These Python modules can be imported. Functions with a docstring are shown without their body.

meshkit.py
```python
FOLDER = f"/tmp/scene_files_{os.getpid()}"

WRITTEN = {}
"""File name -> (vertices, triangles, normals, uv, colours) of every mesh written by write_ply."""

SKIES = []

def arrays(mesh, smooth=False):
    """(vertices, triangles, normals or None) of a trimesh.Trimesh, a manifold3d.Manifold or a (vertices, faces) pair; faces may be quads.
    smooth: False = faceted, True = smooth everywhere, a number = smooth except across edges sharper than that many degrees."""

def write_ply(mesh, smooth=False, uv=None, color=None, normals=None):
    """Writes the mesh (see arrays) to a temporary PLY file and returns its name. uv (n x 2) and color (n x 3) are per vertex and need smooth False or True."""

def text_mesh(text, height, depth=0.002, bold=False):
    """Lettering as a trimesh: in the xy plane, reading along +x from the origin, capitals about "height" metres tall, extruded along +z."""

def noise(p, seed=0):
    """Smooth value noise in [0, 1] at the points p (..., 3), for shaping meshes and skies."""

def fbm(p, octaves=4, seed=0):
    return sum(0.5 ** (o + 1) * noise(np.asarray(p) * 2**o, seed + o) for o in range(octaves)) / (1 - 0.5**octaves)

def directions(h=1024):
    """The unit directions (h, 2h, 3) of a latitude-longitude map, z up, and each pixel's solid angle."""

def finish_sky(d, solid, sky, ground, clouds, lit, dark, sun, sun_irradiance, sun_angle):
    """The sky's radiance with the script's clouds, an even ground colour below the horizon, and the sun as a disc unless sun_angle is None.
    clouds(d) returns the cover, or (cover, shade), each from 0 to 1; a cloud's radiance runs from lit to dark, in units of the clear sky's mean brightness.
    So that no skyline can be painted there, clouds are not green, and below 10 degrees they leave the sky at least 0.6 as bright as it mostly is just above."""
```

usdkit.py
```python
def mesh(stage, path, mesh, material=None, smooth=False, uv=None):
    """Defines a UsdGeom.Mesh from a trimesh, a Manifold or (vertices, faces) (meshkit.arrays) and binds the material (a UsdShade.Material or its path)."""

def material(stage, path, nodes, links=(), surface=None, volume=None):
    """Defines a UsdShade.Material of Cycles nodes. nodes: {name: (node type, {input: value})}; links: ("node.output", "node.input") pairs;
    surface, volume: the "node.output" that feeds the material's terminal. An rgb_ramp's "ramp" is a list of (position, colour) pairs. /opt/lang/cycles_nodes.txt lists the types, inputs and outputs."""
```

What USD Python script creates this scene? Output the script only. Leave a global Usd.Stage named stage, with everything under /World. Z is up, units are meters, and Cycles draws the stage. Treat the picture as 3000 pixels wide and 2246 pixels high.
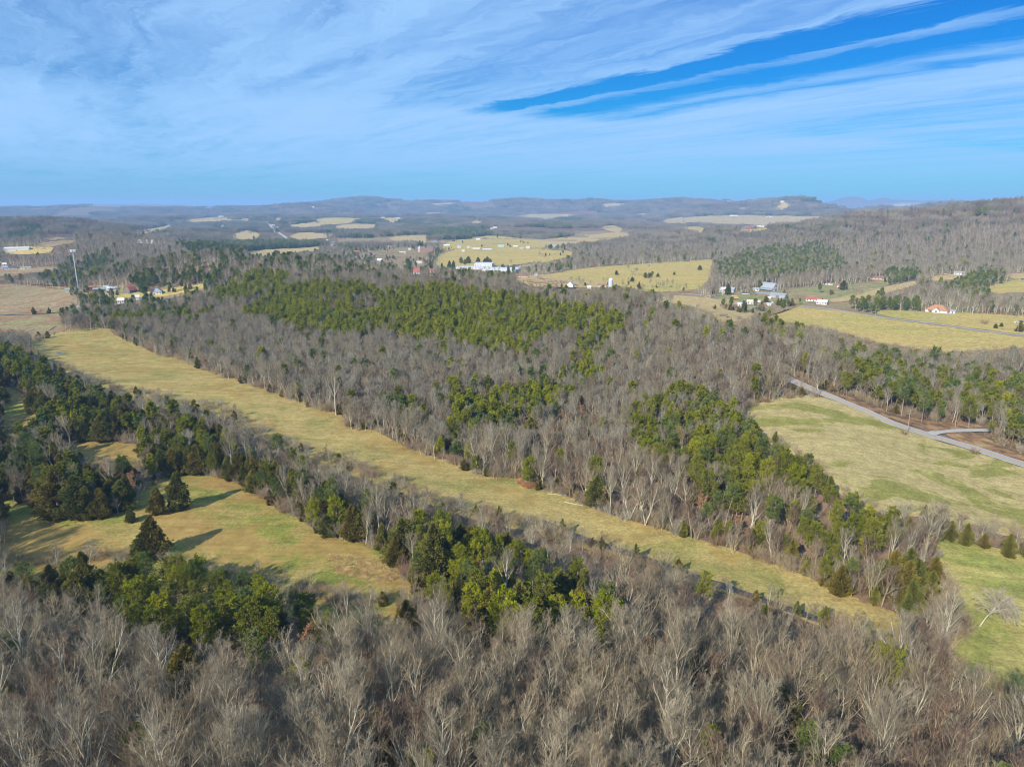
import math, random
import numpy as np, trimesh, shapely, usdkit, meshkit
from scipy.ndimage import map_coordinates
from scipy.spatial import Delaunay
from shapely.geometry import Polygon, LineString, Point
from shapely import affinity, contains_xy, union_all
from pxr import Usd, UsdGeom, UsdLux, UsdShade, Gf, Sdf, Vt

stage = Usd.Stage.CreateInMemory()
UsdGeom.SetStageUpAxis(stage, 'Z')
UsdGeom.SetStageMetersPerUnit(stage, 1.0)
stage.SetDefaultPrim(UsdGeom.Xform.Define(stage, '/World').GetPrim())
UsdGeom.Scope.Define(stage, '/World/Looks')

# ------------------------------------------------------------------ camera, sky, sun, exposure
FPX, PITCH = 2080.0, math.radians(14.1)
PW, PH = 3000.0, 2246.0
CP, SP = math.cos(PITCH), math.sin(PITCH)
EXPOSURE = 0.75
SKY_STRENGTH, SUN_STRENGTH = 0.055, 1.1
SUN_AZ, SUN_EL = math.atan2(-10.5, -14.7), math.radians(30)
HAZE_DENSITY = 1.05e-4
HAZE_COLOR = (0.36, 0.60, 0.92)

cam = UsdGeom.Camera.Define(stage, '/World/camera')
cam.AddRotateXOp().Set(90 - math.degrees(PITCH))
cam.CreateFocalLengthAttr(24.0)
cam.CreateHorizontalApertureAttr(24.0 * PW / FPX)
cam.CreateVerticalApertureAttr(24.0 * PH / FPX)
cam.CreateClippingRangeAttr(Gf.Vec2f(0.5, 80000))
cam.CreateExposureAttr(EXPOSURE)

def mat(name, nodes, links, surface=None, volume=None):
    return usdkit.material(stage, '/World/Looks/' + name, nodes, links, surface=surface, volume=volume)

# the cirrus lies on a plane far above: direction / its rise gives the place on that plane; streaks run along (0.51, -0.86)
A_S = math.atan2(-0.86, 0.51)
sky_nodes = {
    'sky': ('sky_texture', {'sky_type': 'single_scattering', 'sun_disc': False, 'sun_elevation': SUN_EL, 'sun_rotation': SUN_AZ,
                            'altitude': 300.0, 'air_density': 1.0, 'aerosol_density': 0.25, 'ozone_density': 2.0}),
    'tc': ('texture_coordinate', {}),
    'sep': ('separate_xyz', {}),
    'zz': ('math', {'math_type': 'maximum', 'value2': 0.012}),
    'px': ('math', {'math_type': 'divide'}), 'py': ('math', {'math_type': 'divide'}),
    # s along the streaks, w across them
    's1': ('math', {'math_type': 'multiply', 'value2': 0.51}), 's': ('math', {'math_type': 'multiply_add', 'value2': -0.86}),
    'w1': ('math', {'math_type': 'multiply', 'value2': 0.86}), 'w': ('math', {'math_type': 'multiply_add', 'value2': 0.51}),
    'sw': ('combine_xyz', {'z': 0.0}),
    # slow wobble so that streaks are not straight
    'wobmap': ('mapping', {'scale': (0.25, 0.35, 1)}),
    'wob': ('noise_texture', {'scale': 1.0, 'detail': 3.0, 'roughness': 0.5}),
    'wobs': ('math', {'math_type': 'multiply_add', 'value2': 0.75, 'value3': -0.375}),
    'wobmap2': ('mapping', {'scale': (1.3, 2.2, 1)}), 'wob2': ('noise_texture', {'scale': 1.0, 'detail': 5.0, 'roughness': 0.65, 'distortion': 0.8}),
    'wobs2': ('math', {'math_type': 'multiply_add', 'value2': 0.62, 'value3': -0.31}), 'w3': ('math', {'math_type': 'add'}),
    'w2': ('math', {'math_type': 'add'}),
    'sw2': ('combine_xyz', {'z': 0.0}),
    'm1': ('mapping', {'scale': (0.16, 1.1, 1), 'location': (3.1, 0.4, 0)}),
    'n1': ('noise_texture', {'scale': 1.0, 'detail': 6.0, 'roughness': 0.58, 'distortion': 0.5}),
    'm2': ('mapping', {'scale': (0.55, 3.6, 1), 'location': (1.0, 7.0, 0)}),
    'n2': ('noise_texture', {'scale': 1.0, 'detail': 7.0, 'roughness': 0.62, 'distortion': 0.9}),
    'm3': ('mapping', {'scale': (0.09, 0.33, 1), 'location': (5.3, 2.0, 0)}),
    'n3': ('noise_texture', {'scale': 1.0, 'detail': 3.0, 'roughness': 0.5}),
    # cover as a function of w alone: veil, clear lane, streak, clear lane, veil
    'wr': ('map_range', {'from_min': -2.0, 'from_max': 12.0, 'clamp': True}),
    'lane': ('rgb_ramp', {'ramp': [(0.0, (0.52,) * 3), (0.22, (0.64,) * 3), (0.36, (0.62,) * 3), (0.408, (0.62,) * 3), (0.420, (0.02,) * 3), (0.443, (0.0,) * 3),
                                   (0.451, (0.46,) * 3), (0.463, (0.42,) * 3), (0.474, (0.03,) * 3), (0.494, (0.05,) * 3), (0.510, (0.34,) * 3), (0.527, (0.50,) * 3), (0.545, (0.34,) * 3), (0.565, (0.66,) * 3), (0.60, (0.80,) * 3),
                                   (0.66, (0.70,) * 3), (0.78, (0.62,) * 3), (1.0, (0.55,) * 3)]}),
    # the lanes only open towards the viewer, s > -7.5
    'sg': ('map_range', {'range_type': 'smoothstep', 'from_min': -8.0, 'from_max': -6.6, 'to_min': 0.0, 'to_max': 1.0, 'clamp': True}),
    'base': ('mix_float', {'a': 0.80}),
    'a1': ('math', {'math_type': 'multiply_add', 'value2': 0.62, 'value3': -0.31}),
    'a2': ('math', {'math_type': 'multiply_add', 'value2': 0.62, 'value3': -0.31}),
    'a3': ('math', {'math_type': 'multiply_add', 'value2': 0.5, 'value3': -0.24}),
    'sum1': ('math', {'math_type': 'add'}), 'sum2': ('math', {'math_type': 'add'}), 'sum3': ('math', {'math_type': 'add'}),
    'cov': ('map_range', {'range_type': 'smoothstep', 'from_min': 0.12, 'from_max': 0.95, 'to_min': 0.0, 'to_max': 1.0, 'clamp': True}),
    'low': ('map_range', {'range_type': 'smoothstep', 'from_min': -0.02, 'from_max': 0.085, 'to_min': 0.30, 'to_max': 1.0, 'clamp': True}),
    'cover': ('math', {'math_type': 'multiply'}),
    'mixc': ('mix', {'mix_type': 'mix', 'color2': (4.0, 7.0, 11.2)}),
    'hsv': ('hsv', {'saturation': 1.45, 'value': 0.85}),
    'tint': ('mix', {'mix_type': 'multiply', 'fac': 1.0, 'color2': (0.05, 0.78, 1.36)}),
    'bg': ('background_shader', {'strength': SKY_STRENGTH}),
}
sky_links = [('tc.generated', 'sep.vector'), ('sep.z', 'zz.value1'), ('sep.x', 'px.value1'), ('zz.value', 'px.value2'), ('sep.y', 'py.value1'), ('zz.value', 'py.value2'),
             ('px.value', 's1.value1'), ('py.value', 's.value1'), ('s1.value', 's.value3'), ('px.value', 'w1.value1'), ('py.value', 'w.value1'), ('w1.value', 'w.value3'),
             ('s.value', 'sw.x'), ('w.value', 'sw.y'), ('sw.vector', 'wobmap.vector'), ('wobmap.vector', 'wob.vector'), ('wob.fac', 'wobs.value1'),
             ('w.value', 'w3.value1'), ('wobs.value', 'w3.value2'), ('sw.vector', 'wobmap2.vector'), ('wobmap2.vector', 'wob2.vector'), ('wob2.fac', 'wobs2.value1'), ('w3.value', 'w2.value1'), ('wobs2.value', 'w2.value2'), ('s.value', 'sw2.x'), ('w2.value', 'sw2.y'),
             ('sw2.vector', 'm1.vector'), ('m1.vector', 'n1.vector'), ('sw2.vector', 'm2.vector'), ('m2.vector', 'n2.vector'), ('sw2.vector', 'm3.vector'), ('m3.vector', 'n3.vector'),
             ('w2.value', 'wr.value'), ('wr.result', 'lane.fac'), ('s.value', 'sg.value'), ('sg.result', 'base.fac'), ('lane.color', 'base.b'),
             ('n1.fac', 'a1.value1'), ('n2.fac', 'a2.value1'), ('n3.fac', 'a3.value1'), ('base.result', 'sum1.value1'), ('a1.value', 'sum1.value2'), ('sum1.value', 'sum2.value1'), ('a2.value', 'sum2.value2'),
             ('sum2.value', 'sum3.value1'), ('a3.value', 'sum3.value2'), ('sum3.value', 'cov.value'), ('sep.z', 'low.value'), ('cov.result', 'cover.value1'), ('low.result', 'cover.value2'),
             ('sky.color', 'hsv.color'), ('hsv.color', 'tint.color1'), ('tint.color', 'mixc.color1'), ('cover.value', 'mixc.fac'), ('mixc.color', 'bg.color')]
m_sky = mat('sky', sky_nodes, sky_links, surface='bg.background')
dome = UsdLux.DomeLight.Define(stage, '/World/sky')
UsdShade.MaterialBindingAPI.Apply(dome.GetPrim()).Bind(m_sky)

sun_dir = np.array([math.sin(SUN_AZ) * math.cos(SUN_EL), math.cos(SUN_AZ) * math.cos(SUN_EL), math.sin(SUN_EL)])
sun = UsdLux.DistantLight.Define(stage, '/World/sun')
sun.CreateNormalizeAttr(True); sun.CreateIntensityAttr(SUN_STRENGTH); sun.CreateAngleAttr(0.55); sun.CreateColorAttr(Gf.Vec3f(1.0, 0.93, 0.82))
xa = np.cross([0, 0, 1], sun_dir); xa /= np.linalg.norm(xa); ya = np.cross(sun_dir, xa)
sun.AddTransformOp().Set(Gf.Matrix4d(*xa, 0, *ya, 0, *sun_dir, 0, 0, 0, 0, 1))

# ------------------------------------------------------------------ naming and tagging
used = {}
def numbered(name, parent):
    k = used.get((parent, name), 0); used[(parent, name)] = k + 1
    return name if k == 0 else '%s_%03d' % (name, k)
def tag(p, label=None, cat=None, group=None, kind=None):
    p = p.GetPrim() if hasattr(p, 'GetPrim') else p
    for k, v in (('label', label), ('category', cat), ('group', group), ('kind', kind)):
        if v: p.SetCustomDataByKey(k, v)
    return p
def empty(name, loc=(0, 0, 0), rz=0.0, label=None, cat=None, group=None, kind=None):
    x = UsdGeom.Xform.Define(stage, '/World/' + numbered(name, '/World'))
    x.AddTranslateOp().Set(Gf.Vec3d(*map(float, loc))); x.AddRotateZOp().Set(math.degrees(rz))
    tag(x, label, cat, group, kind)
    return x
def obj(name, mesh, m, parent=None, smooth=False, label=None, cat=None, group=None, kind=None):
    base = str(parent.GetPath()) if parent is not None else '/World'
    p = usdkit.mesh(stage, base + '/' + numbered(name, base), mesh, m, smooth=smooth)
    tag(p, label, cat, group, kind)
    return p

# ------------------------------------------------------------------ terrain: one polar sheet about the camera's foot
U2X = lambda u: (u - 1500.0) / FPX
def ridge(pts):                                                        # rows of (u, distance forward, rise, half width)
    return np.array([(U2X(u) * Y, Y, h, s) for u, Y, h, s in pts], float)
RIDGES = [
    ridge([(470, 930, 16, 80), (600, 880, 30, 95), (700, 850, 38, 110), (1000, 760, 34, 110), (1400, 650, 28, 95), (1850, 550, 21, 80), (2250, 440, 13, 60), (2330, 330, 12, 45), (2420, 235, 10, 32), (2560, 185, 3, 26)]),
    ridge([(3700, 1250, 118, 250), (3000, 1600, 95, 250), (2600, 1750, 72, 240), (2300, 1850, 41, 220), (2060, 1950, 10, 180)]),
    ridge([(40, 1330, 26, 130), (271, 1300, 42, 140), (420, 1250, 37, 130), (620, 1180, 18, 110)]),
    ridge([(-300, 2000, 56, 220), (90, 2050, 54, 210), (290, 1950, 36, 170), (420, 1900, 16, 150)]),
    ridge([(-500, 330, 8, 90), (60, 330, 6, 70), (500, 300, 4, 60)]),
    ridge([(2040, 6500, 165, 420), (1950, 6600, 150, 420), (1800, 7000, 130, 500), (1700, 7000, 135, 330), (1560, 7200, 140, 380), (1350, 7500, 110, 500), (1150, 7800, 100, 500)]),
    ridge([(2150, 5400, 85, 330), (2235, 5300, 106, 300), (2300, 5200, 114, 280), (2380, 5100, 60, 300), (2480, 5000, 30, 330)]),
    ridge([(2480, 4300, 55, 400), (2700, 4200, 95, 380), (2850, 3900, 75, 400), (3200, 3600, 110, 400)]),
    ridge([(880, 6200, 85, 300), (918, 6100, 98, 200), (980, 6200, 80, 300)]),
    ridge([(150, 6500, 66, 400), (300, 6400, 72, 350), (420, 6300, 60, 350), (640, 6500, 70, 420), (1050, 8000, 80, 500)]),
    ridge([(-100, 14000, 80, 500), (200, 14000, 86, 500), (350, 14000, 96, 350), (407, 14000, 100, 330), (480, 14000, 118, 330), (533, 14000, 116, 330), (600, 14000, 96, 420), (900, 14500, 92, 600), (1300, 15000, 90, 700)]),
    ridge([(1560, 17000, 95, 500), (1650, 17000, 112, 500), (1790, 17000, 165, 420), (1850, 17000, 130, 400)]),
    ridge([(2400, 12500, 150, 260), (2450, 12500, 182, 190)]),
    ridge([(2500, 12500, 160, 190), (2555, 12500, 222, 170), (2630, 12500, 165, 240)]),
    ridge([(2720, 12500, 172, 230), (2790, 12500, 190, 260), (2850, 12500, 165, 260)]),
]
def sstep(x, a, b):
    t = np.clip((x - a) / (b - a), 0, 1); return t * t * (3 - 2 * t)
def height(x, y):
    x = np.asarray(x, float); y = np.asarray(y, float)
    d = np.hypot(x, y); P = np.stack([x, y, np.zeros_like(x)], -1)
    z = np.full(x.shape, -100.0)
    z += 4.0 * (meshkit.fbm(P / 170.0, 3, 5) - 0.5) * sstep(d, 60, 200)
    z += 0.5 * (meshkit.fbm(P / 22.0, 3, 9) - 0.5)
    z += sstep(d, 1500, 3200) * (70.0 * (meshkit.fbm(P / 1000.0, 4, 21) - 0.52))
    z += sstep(d, 900, 1500) * 14.0 * (meshkit.fbm(P / 420.0, 3, 31) - 0.5)
    z += 16.0 * np.exp(-0.5 * ((y - 62 + 0.10 * x) / 48.0) ** 2) * (1 - sstep(x, 60, 190) * 0.55)   # the wood under the viewer stands on a low rise
    z += 5.5 * np.exp(-0.5 * (((x + 85) / 75.0) ** 2 + ((y - 205) / 40.0) ** 2))
    for R in RIDGES:
        best = np.full(x.shape, 1e18); add = np.zeros(x.shape)
        for a, b in zip(R[:-1], R[1:]):
            ab = b[:2] - a[:2]
            t = np.clip(((x - a[0]) * ab[0] + (y - a[1]) * ab[1]) / (ab @ ab), 0, 1)
            q = (x - a[0] - t * ab[0]) ** 2 + (y - a[1] - t * ab[1]) ** 2
            h = a[2] + t * (b[2] - a[2]); s = a[3] + t * (b[3] - a[3])
            w = h * np.exp(-0.5 * q / s ** 2)
            new = w > add
            add = np.where(new, w, add)
        rough = 1 + 0.22 * (meshkit.fbm(P / (R[:, 3].mean() * 0.9), 3, 77) - 0.5) * 2
        z += add * rough
    return z
AZ = np.radians(np.concatenate([np.arange(-180, -62, 4.0), np.arange(-62, -41, 1.0), np.arange(-41, 41.01, 0.3), np.arange(42, 63, 1.0), np.arange(66, 180.01, 4.0)]))
AZ[-1] = math.pi
RR = np.concatenate([[0.0], np.exp(np.linspace(math.log(6.0), math.log(26000.0), 500))])
gA, gR = np.meshgrid(AZ, RR, indexing='ij')
HZ = height(np.sin(gA) * gR, np.cos(gA) * gR)
HZ[:, 0] = HZ[:, 0].mean(); HZ[-1] = HZ[0]
iA, iR = np.arange(len(AZ)), np.arange(len(RR))
def ground_z(x, y):
    x = np.asarray(x, float); y = np.asarray(y, float)
    a, r = np.arctan2(x, y), np.hypot(x, y)
    return map_coordinates(HZ, [np.interp(a, AZ, iA), np.interp(r, RR, iR)], order=1, mode='nearest')
nA, nR = gA.shape
tv = np.stack([np.sin(gA) * gR, np.cos(gA) * gR, HZ], -1).reshape(-1, 3)
ii = (np.arange(nA - 1)[:, None] * nR + np.arange(nR - 1)[None, :]).ravel()
tf = np.vstack([np.stack([ii, ii + nR, ii + nR + 1], 1), np.stack([ii, ii + nR + 1, ii + 1], 1)])
tf = tf[(tf[:, 0] % nR != 0) | (tf[:, 2] % nR != 0)]
a_, b_, c_ = tv[tf[0]]
if np.cross(b_ - a_, c_ - a_)[2] < 0: tf = tf[:, ::-1]

# pixel of the photograph -> point on the ground (x, y, z), and back
def rays(u, v):
    u = np.asarray(u, float); v = np.asarray(v, float)
    xd, yd = (u - PW / 2) / FPX, (v - PH / 2) / FPX
    return np.stack([xd, CP - yd * SP, -SP - yd * CP], -1)
def hit(u, v):
    D = rays(np.atleast_1d(u), np.atleast_1d(v)).reshape(-1, 3)
    hd = np.hypot(D[:, 0], D[:, 1]); slope = D[:, 2] / hd; az = np.arctan2(D[:, 0], D[:, 1])
    out = np.zeros((len(D), 3))
    for k in range(0, len(D), 4000):
        a = np.interp(az[k:k + 4000], AZ, iA)
        prof = map_coordinates(HZ, [np.repeat(a[:, None], nR, 1), np.repeat(iR[None, :].astype(float), len(a), 0)], order=1, mode='nearest')
        gap = slope[k:k + 4000, None] * RR[None, :] - prof
        below = gap <= 0; below[:, -1] = True
        j = np.maximum(below.argmax(1), 1); rows = np.arange(len(a))
        g0, g1 = gap[rows, j - 1], gap[rows, j]
        t = np.clip(g0 / np.maximum(g0 - g1, 1e-9), 0, 1)
        r = RR[j - 1] + t * (RR[j] - RR[j - 1])
        out[k:k + 4000] = np.stack([np.sin(az[k:k + 4000]) * r, np.cos(az[k:k + 4000]) * r, slope[k:k + 4000] * r], -1)
    out[:, 2] = ground_z(out[:, 0], out[:, 1])
    return out
def pixel(p):
    p = np.asarray(p, float)
    depth = p[..., 1] * CP - p[..., 2] * SP
    down = -p[..., 1] * SP - p[..., 2] * CP
    depth = np.where(depth > 1e-3, depth, np.nan)
    return p[..., 0] / depth * FPX + PW / 2, down / depth * FPX + PH / 2

# ------------------------------------------------------------------ materials
def diffuse(name, nodes, links, color, rough=0.0):
    n = dict(nodes); n['bsdf'] = ('diffuse_bsdf', {'roughness': rough})
    return mat(name, n, list(links) + [(color, 'bsdf.color')], surface='bsdf.BSDF')
def field_mat(name, dry, green, bare, green_at=0.5, sx=0.018, sy=0.05, rot=0.0, fine=1.2, bare_amt=0.62, soft=0.10):
    """grass: dry and green patches with a little bare earth, streaked along the mowing"""
    return diffuse(name, {
        'g': ('geometry', {}),
        'm': ('mapping', {'rotation': (0, 0, rot), 'scale': (sx, sy, sx)}), 'n': ('noise_texture', {'scale': 1.0, 'detail': 7.0, 'roughness': 0.64, 'distortion': 1.3}),
        'r': ('map_range', {'range_type': 'smoothstep', 'from_min': green_at - soft, 'from_max': green_at + soft, 'clamp': True}),
        'mix': ('mix', {'mix_type': 'mix', 'color1': dry, 'color2': green}),
        'n2': ('noise_texture', {'scale': fine, 'detail': 5.0, 'roughness': 0.7}),
        'v': ('map_range', {'from_min': 0.25, 'from_max': 0.75, 'to_min': 0.55, 'to_max': 1.42}),
        'n4': ('noise_texture', {'scale': 0.22, 'detail': 5.0, 'roughness': 0.7}), 'v4': ('map_range', {'from_min': 0.28, 'from_max': 0.72, 'to_min': 0.72, 'to_max': 1.24}), 'm4': ('mix', {'mix_type': 'multiply', 'fac': 1.0}),
        'mm': ('mix', {'mix_type': 'multiply', 'fac': 1.0}),
        'n3': ('noise_texture', {'scale': 0.045, 'detail': 5.0, 'roughness': 0.6}),
        'b': ('map_range', {'range_type': 'smoothstep', 'from_min': bare_amt, 'from_max': bare_amt + 0.09, 'to_max': 0.75, 'clamp': True}),
        'mb': ('mix', {'mix_type': 'mix', 'color2': bare}),
        'mt': ('mapping', {'rotation': (0, 0, rot), 'scale': (0.02, 0.55, 0.02)}), 'nt': ('noise_texture', {'scale': 1.0, 'detail': 2.0, 'roughness': 0.5}),
        'vt': ('map_range', {'from_min': 0.3, 'from_max': 0.7, 'to_min': 0.9, 'to_max': 1.1}),
        'm3': ('mix', {'mix_type': 'multiply', 'fac': 1.0}),
    }, [('g.position', 'm.vector'), ('m.vector', 'n.vector'), ('n.fac', 'r.value'), ('r.result', 'mix.fac'), ('g.position', 'n2.vector'), ('n2.fac', 'v.value'),
        ('mix.color', 'mm.color1'), ('v.result', 'mm.color2'), ('g.position', 'n3.vector'), ('n3.fac', 'b.value'), ('b.result', 'mb.fac'), ('mm.color', 'mb.color1'),
        ('g.position', 'mt.vector'), ('mt.vector', 'nt.vector'), ('nt.fac', 'vt.value'), ('mb.color', 'm3.color1'), ('vt.result', 'm3.color2'), ('g.position', 'n4.vector'), ('n4.fac', 'v4.value'), ('m3.color', 'm4.color1'), ('v4.result', 'm4.color2')], 'm4.color')
def plain(name, col, var=0.12, scale=3.0, rough=0.7, spec=0.3):
    return mat(name, {'g': ('geometry', {}), 'n': ('noise_texture', {'scale': scale, 'detail': 4.0, 'roughness': 0.65}),
                      'v': ('map_range', {'from_min': 0.25, 'from_max': 0.75, 'to_min': 1 - var, 'to_max': 1 + var}),
                      'c': ('color', {'value': col}), 'mm': ('mix', {'mix_type': 'multiply', 'fac': 1.0}),
                      'p': ('principled_bsdf', {'roughness': rough, 'specular_ior_level': spec})},
               [('g.position', 'n.vector'), ('n.fac', 'v.value'), ('c.color', 'mm.color1'), ('v.result', 'mm.color2'), ('mm.color', 'p.base_color')], surface='p.BSDF')
def wood_mat(name, a, b, scale=0.9):
    """bark: every tree its own tone between a and b"""
    return diffuse(name, {'o': ('object_info', {}), 'r': ('rgb_ramp', {'ramp': [(0.0, a), (1.0, b)]}), 'g': ('geometry', {}),
                          'n': ('noise_texture', {'scale': scale, 'detail': 3.0, 'roughness': 0.6}),
                          'v': ('map_range', {'from_min': 0.3, 'from_max': 0.7, 'to_min': 0.72, 'to_max': 1.25}), 'mm': ('mix', {'mix_type': 'multiply', 'fac': 1.0})},
                   [('o.random', 'r.fac'), ('g.position', 'n.vector'), ('n.fac', 'v.value'), ('r.color', 'mm.color1'), ('v.result', 'mm.color2')], 'mm.color')
def leaf_mat(name, a, b, trans=0.3, scale=0.55):
    return mat(name, {'o': ('object_info', {}), 'r': ('rgb_ramp', {'ramp': [(0.0, a), (1.0, b)]}), 'g': ('geometry', {}),
                      'n': ('noise_texture', {'scale': scale, 'detail': 4.0, 'roughness': 0.7}),
                      'v': ('map_range', {'from_min': 0.3, 'from_max': 0.7, 'to_min': 0.62, 'to_max': 1.38}), 'mm': ('mix', {'mix_type': 'multiply', 'fac': 1.0}),
                      'd': ('diffuse_bsdf', {}), 't': ('translucent_bsdf', {}), 'mx': ('mix_closure', {'fac': trans})},
               [('o.random', 'r.fac'), ('g.position', 'n.vector'), ('n.fac', 'v.value'), ('r.color', 'mm.color1'), ('v.result', 'mm.color2'),
                ('mm.color', 'd.color'), ('mm.color', 't.color'), ('d.BSDF', 'mx.closure1'), ('t.BSDF', 'mx.closure2')], surface='mx.closure')

M = {}
M['floor'] = diffuse('forest_floor', {
    'g': ('geometry', {}), 'n': ('noise_texture', {'scale': 0.05, 'detail': 6.0, 'roughness': 0.65}), 'n2': ('noise_texture', {'scale': 1.6, 'detail': 5.0, 'roughness': 0.7}),
    'r': ('rgb_ramp', {'ramp': [(0.3, (0.13, 0.092, 0.060)), (0.5, (0.19, 0.130, 0.082)), (0.7, (0.26, 0.175, 0.105))]}),
    'v': ('map_range', {'from_min': 0.25, 'from_max': 0.75, 'to_min': 0.6, 'to_max': 1.35}), 'mm': ('mix', {'mix_type': 'multiply', 'fac': 1.0})},
    [('g.position', 'n.vector'), ('g.position', 'n2.vector'), ('n.fac', 'r.fac'), ('n2.fac', 'v.value'), ('r.color', 'mm.color1'), ('v.result', 'mm.color2')], 'mm.color')
STRIP = math.radians(52)
M['hay'] = field_mat('hay_grass', (0.385, 0.290, 0.105), (0.265, 0.232, 0.072), (0.330, 0.225, 0.072), 0.56, 0.02, 0.036, STRIP, bare_amt=0.53)
M['meadow'] = field_mat('meadow_grass', (0.330, 0.250, 0.081), (0.195, 0.200, 0.043), (0.340, 0.215, 0.072), 0.49, 0.03, 0.045, 0.5, bare_amt=0.47)
M['pasture'] = field_mat('pasture_grass', (0.41, 0.325, 0.140), (0.255, 0.235, 0.066), (0.388, 0.291, 0.123), 0.515, 0.022, 0.036, 0.25, bare_amt=0.60, soft=0.045)
M['green_pasture'] = field_mat('green_pasture_grass', (0.388, 0.330, 0.107), (0.262, 0.262, 0.070), (0.369, 0.281, 0.115), 0.49, 0.022, 0.036, 0.25, bare_amt=0.62, soft=0.07)
M['gold'] = field_mat('golden_dead_grass', (0.56, 0.40, 0.16), (0.46, 0.31, 0.12), (0.36, 0.25, 0.11), 0.55, 0.06, 0.08, 0.3, bare_amt=0.55)
M['tan'] = field_mat('dry_field_grass', (0.468, 0.348, 0.121), (0.374, 0.328, 0.096), (0.416, 0.281, 0.108), 0.58, 0.008, 0.02, 0.3, 0.6)
M['straw'] = field_mat('straw_field', (0.456, 0.337, 0.158), (0.380, 0.304, 0.128), (0.342, 0.237, 0.111), 0.6, 0.006, 0.03, 0.2, 0.6)
M['yard'] = field_mat('yard_grass', (0.33, 0.26, 0.14), (0.22, 0.25, 0.08), (0.27, 0.18, 0.10), 0.5, 0.02, 0.03, 0.2, 0.6, bare_amt=0.52)
M['brown'] = field_mat('brown_field', (0.30, 0.225, 0.13), (0.25, 0.25, 0.10), (0.27, 0.16, 0.085), 0.56, 0.006, 0.03, 0.5, 0.4, bare_amt=0.5)
M['red'] = plain('red_soil', (0.25, 0.105, 0.055), 0.25, 0.5, 0.9, 0.1)
M['clay'] = diffuse('clay_bank', {'g': ('geometry', {}), 'n': ('noise_texture', {'scale': 0.16, 'detail': 6.0, 'roughness': 0.7}),
    'r': ('rgb_ramp', {'ramp': [(0.38, (0.12, 0.08, 0.05)), (0.47, (0.20, 0.125, 0.07)), (0.55, (0.32, 0.19, 0.095)), (0.66, (0.36, 0.27, 0.13))]})}, [('g.position', 'n.vector'), ('n.fac', 'r.fac')], 'r.color')
M['asphalt'] = plain('asphalt', (0.33, 0.305, 0.275), 0.12, 0.6, 0.8, 0.2)
M['gravel'] = plain('gravel', (0.42, 0.39, 0.35), 0.15, 1.5, 0.9, 0.1)
M['dark_asphalt'] = plain('dark_asphalt', (0.07, 0.07, 0.075), 0.15, 0.6, 0.8, 0.2)
M['white_line'] = plain('white_road_paint', (0.72, 0.71, 0.68), 0.1, 2.0)
M['yellow_line'] = plain('yellow_road_paint', (0.62, 0.36, 0.05), 0.1, 2.0)
M['shade_tone'] = plain('dark_shade_tone', (0.055, 0.048, 0.040), 0.3, 0.6, 0.5, 0.4)  # dark tone that paints the tree row's shade on the grass
M['water'] = mat('water', {'p': ('principled_bsdf', {'base_color': (0.05, 0.06, 0.06), 'roughness': 0.25, 'specular_ior_level': 0.3})}, [], surface='p.BSDF')

obj('ground', (tv, tf), M['floor'], smooth=True, label='leaf littered ground of the rolling valley under woods and fields', cat='ground', kind='structure')
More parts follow.
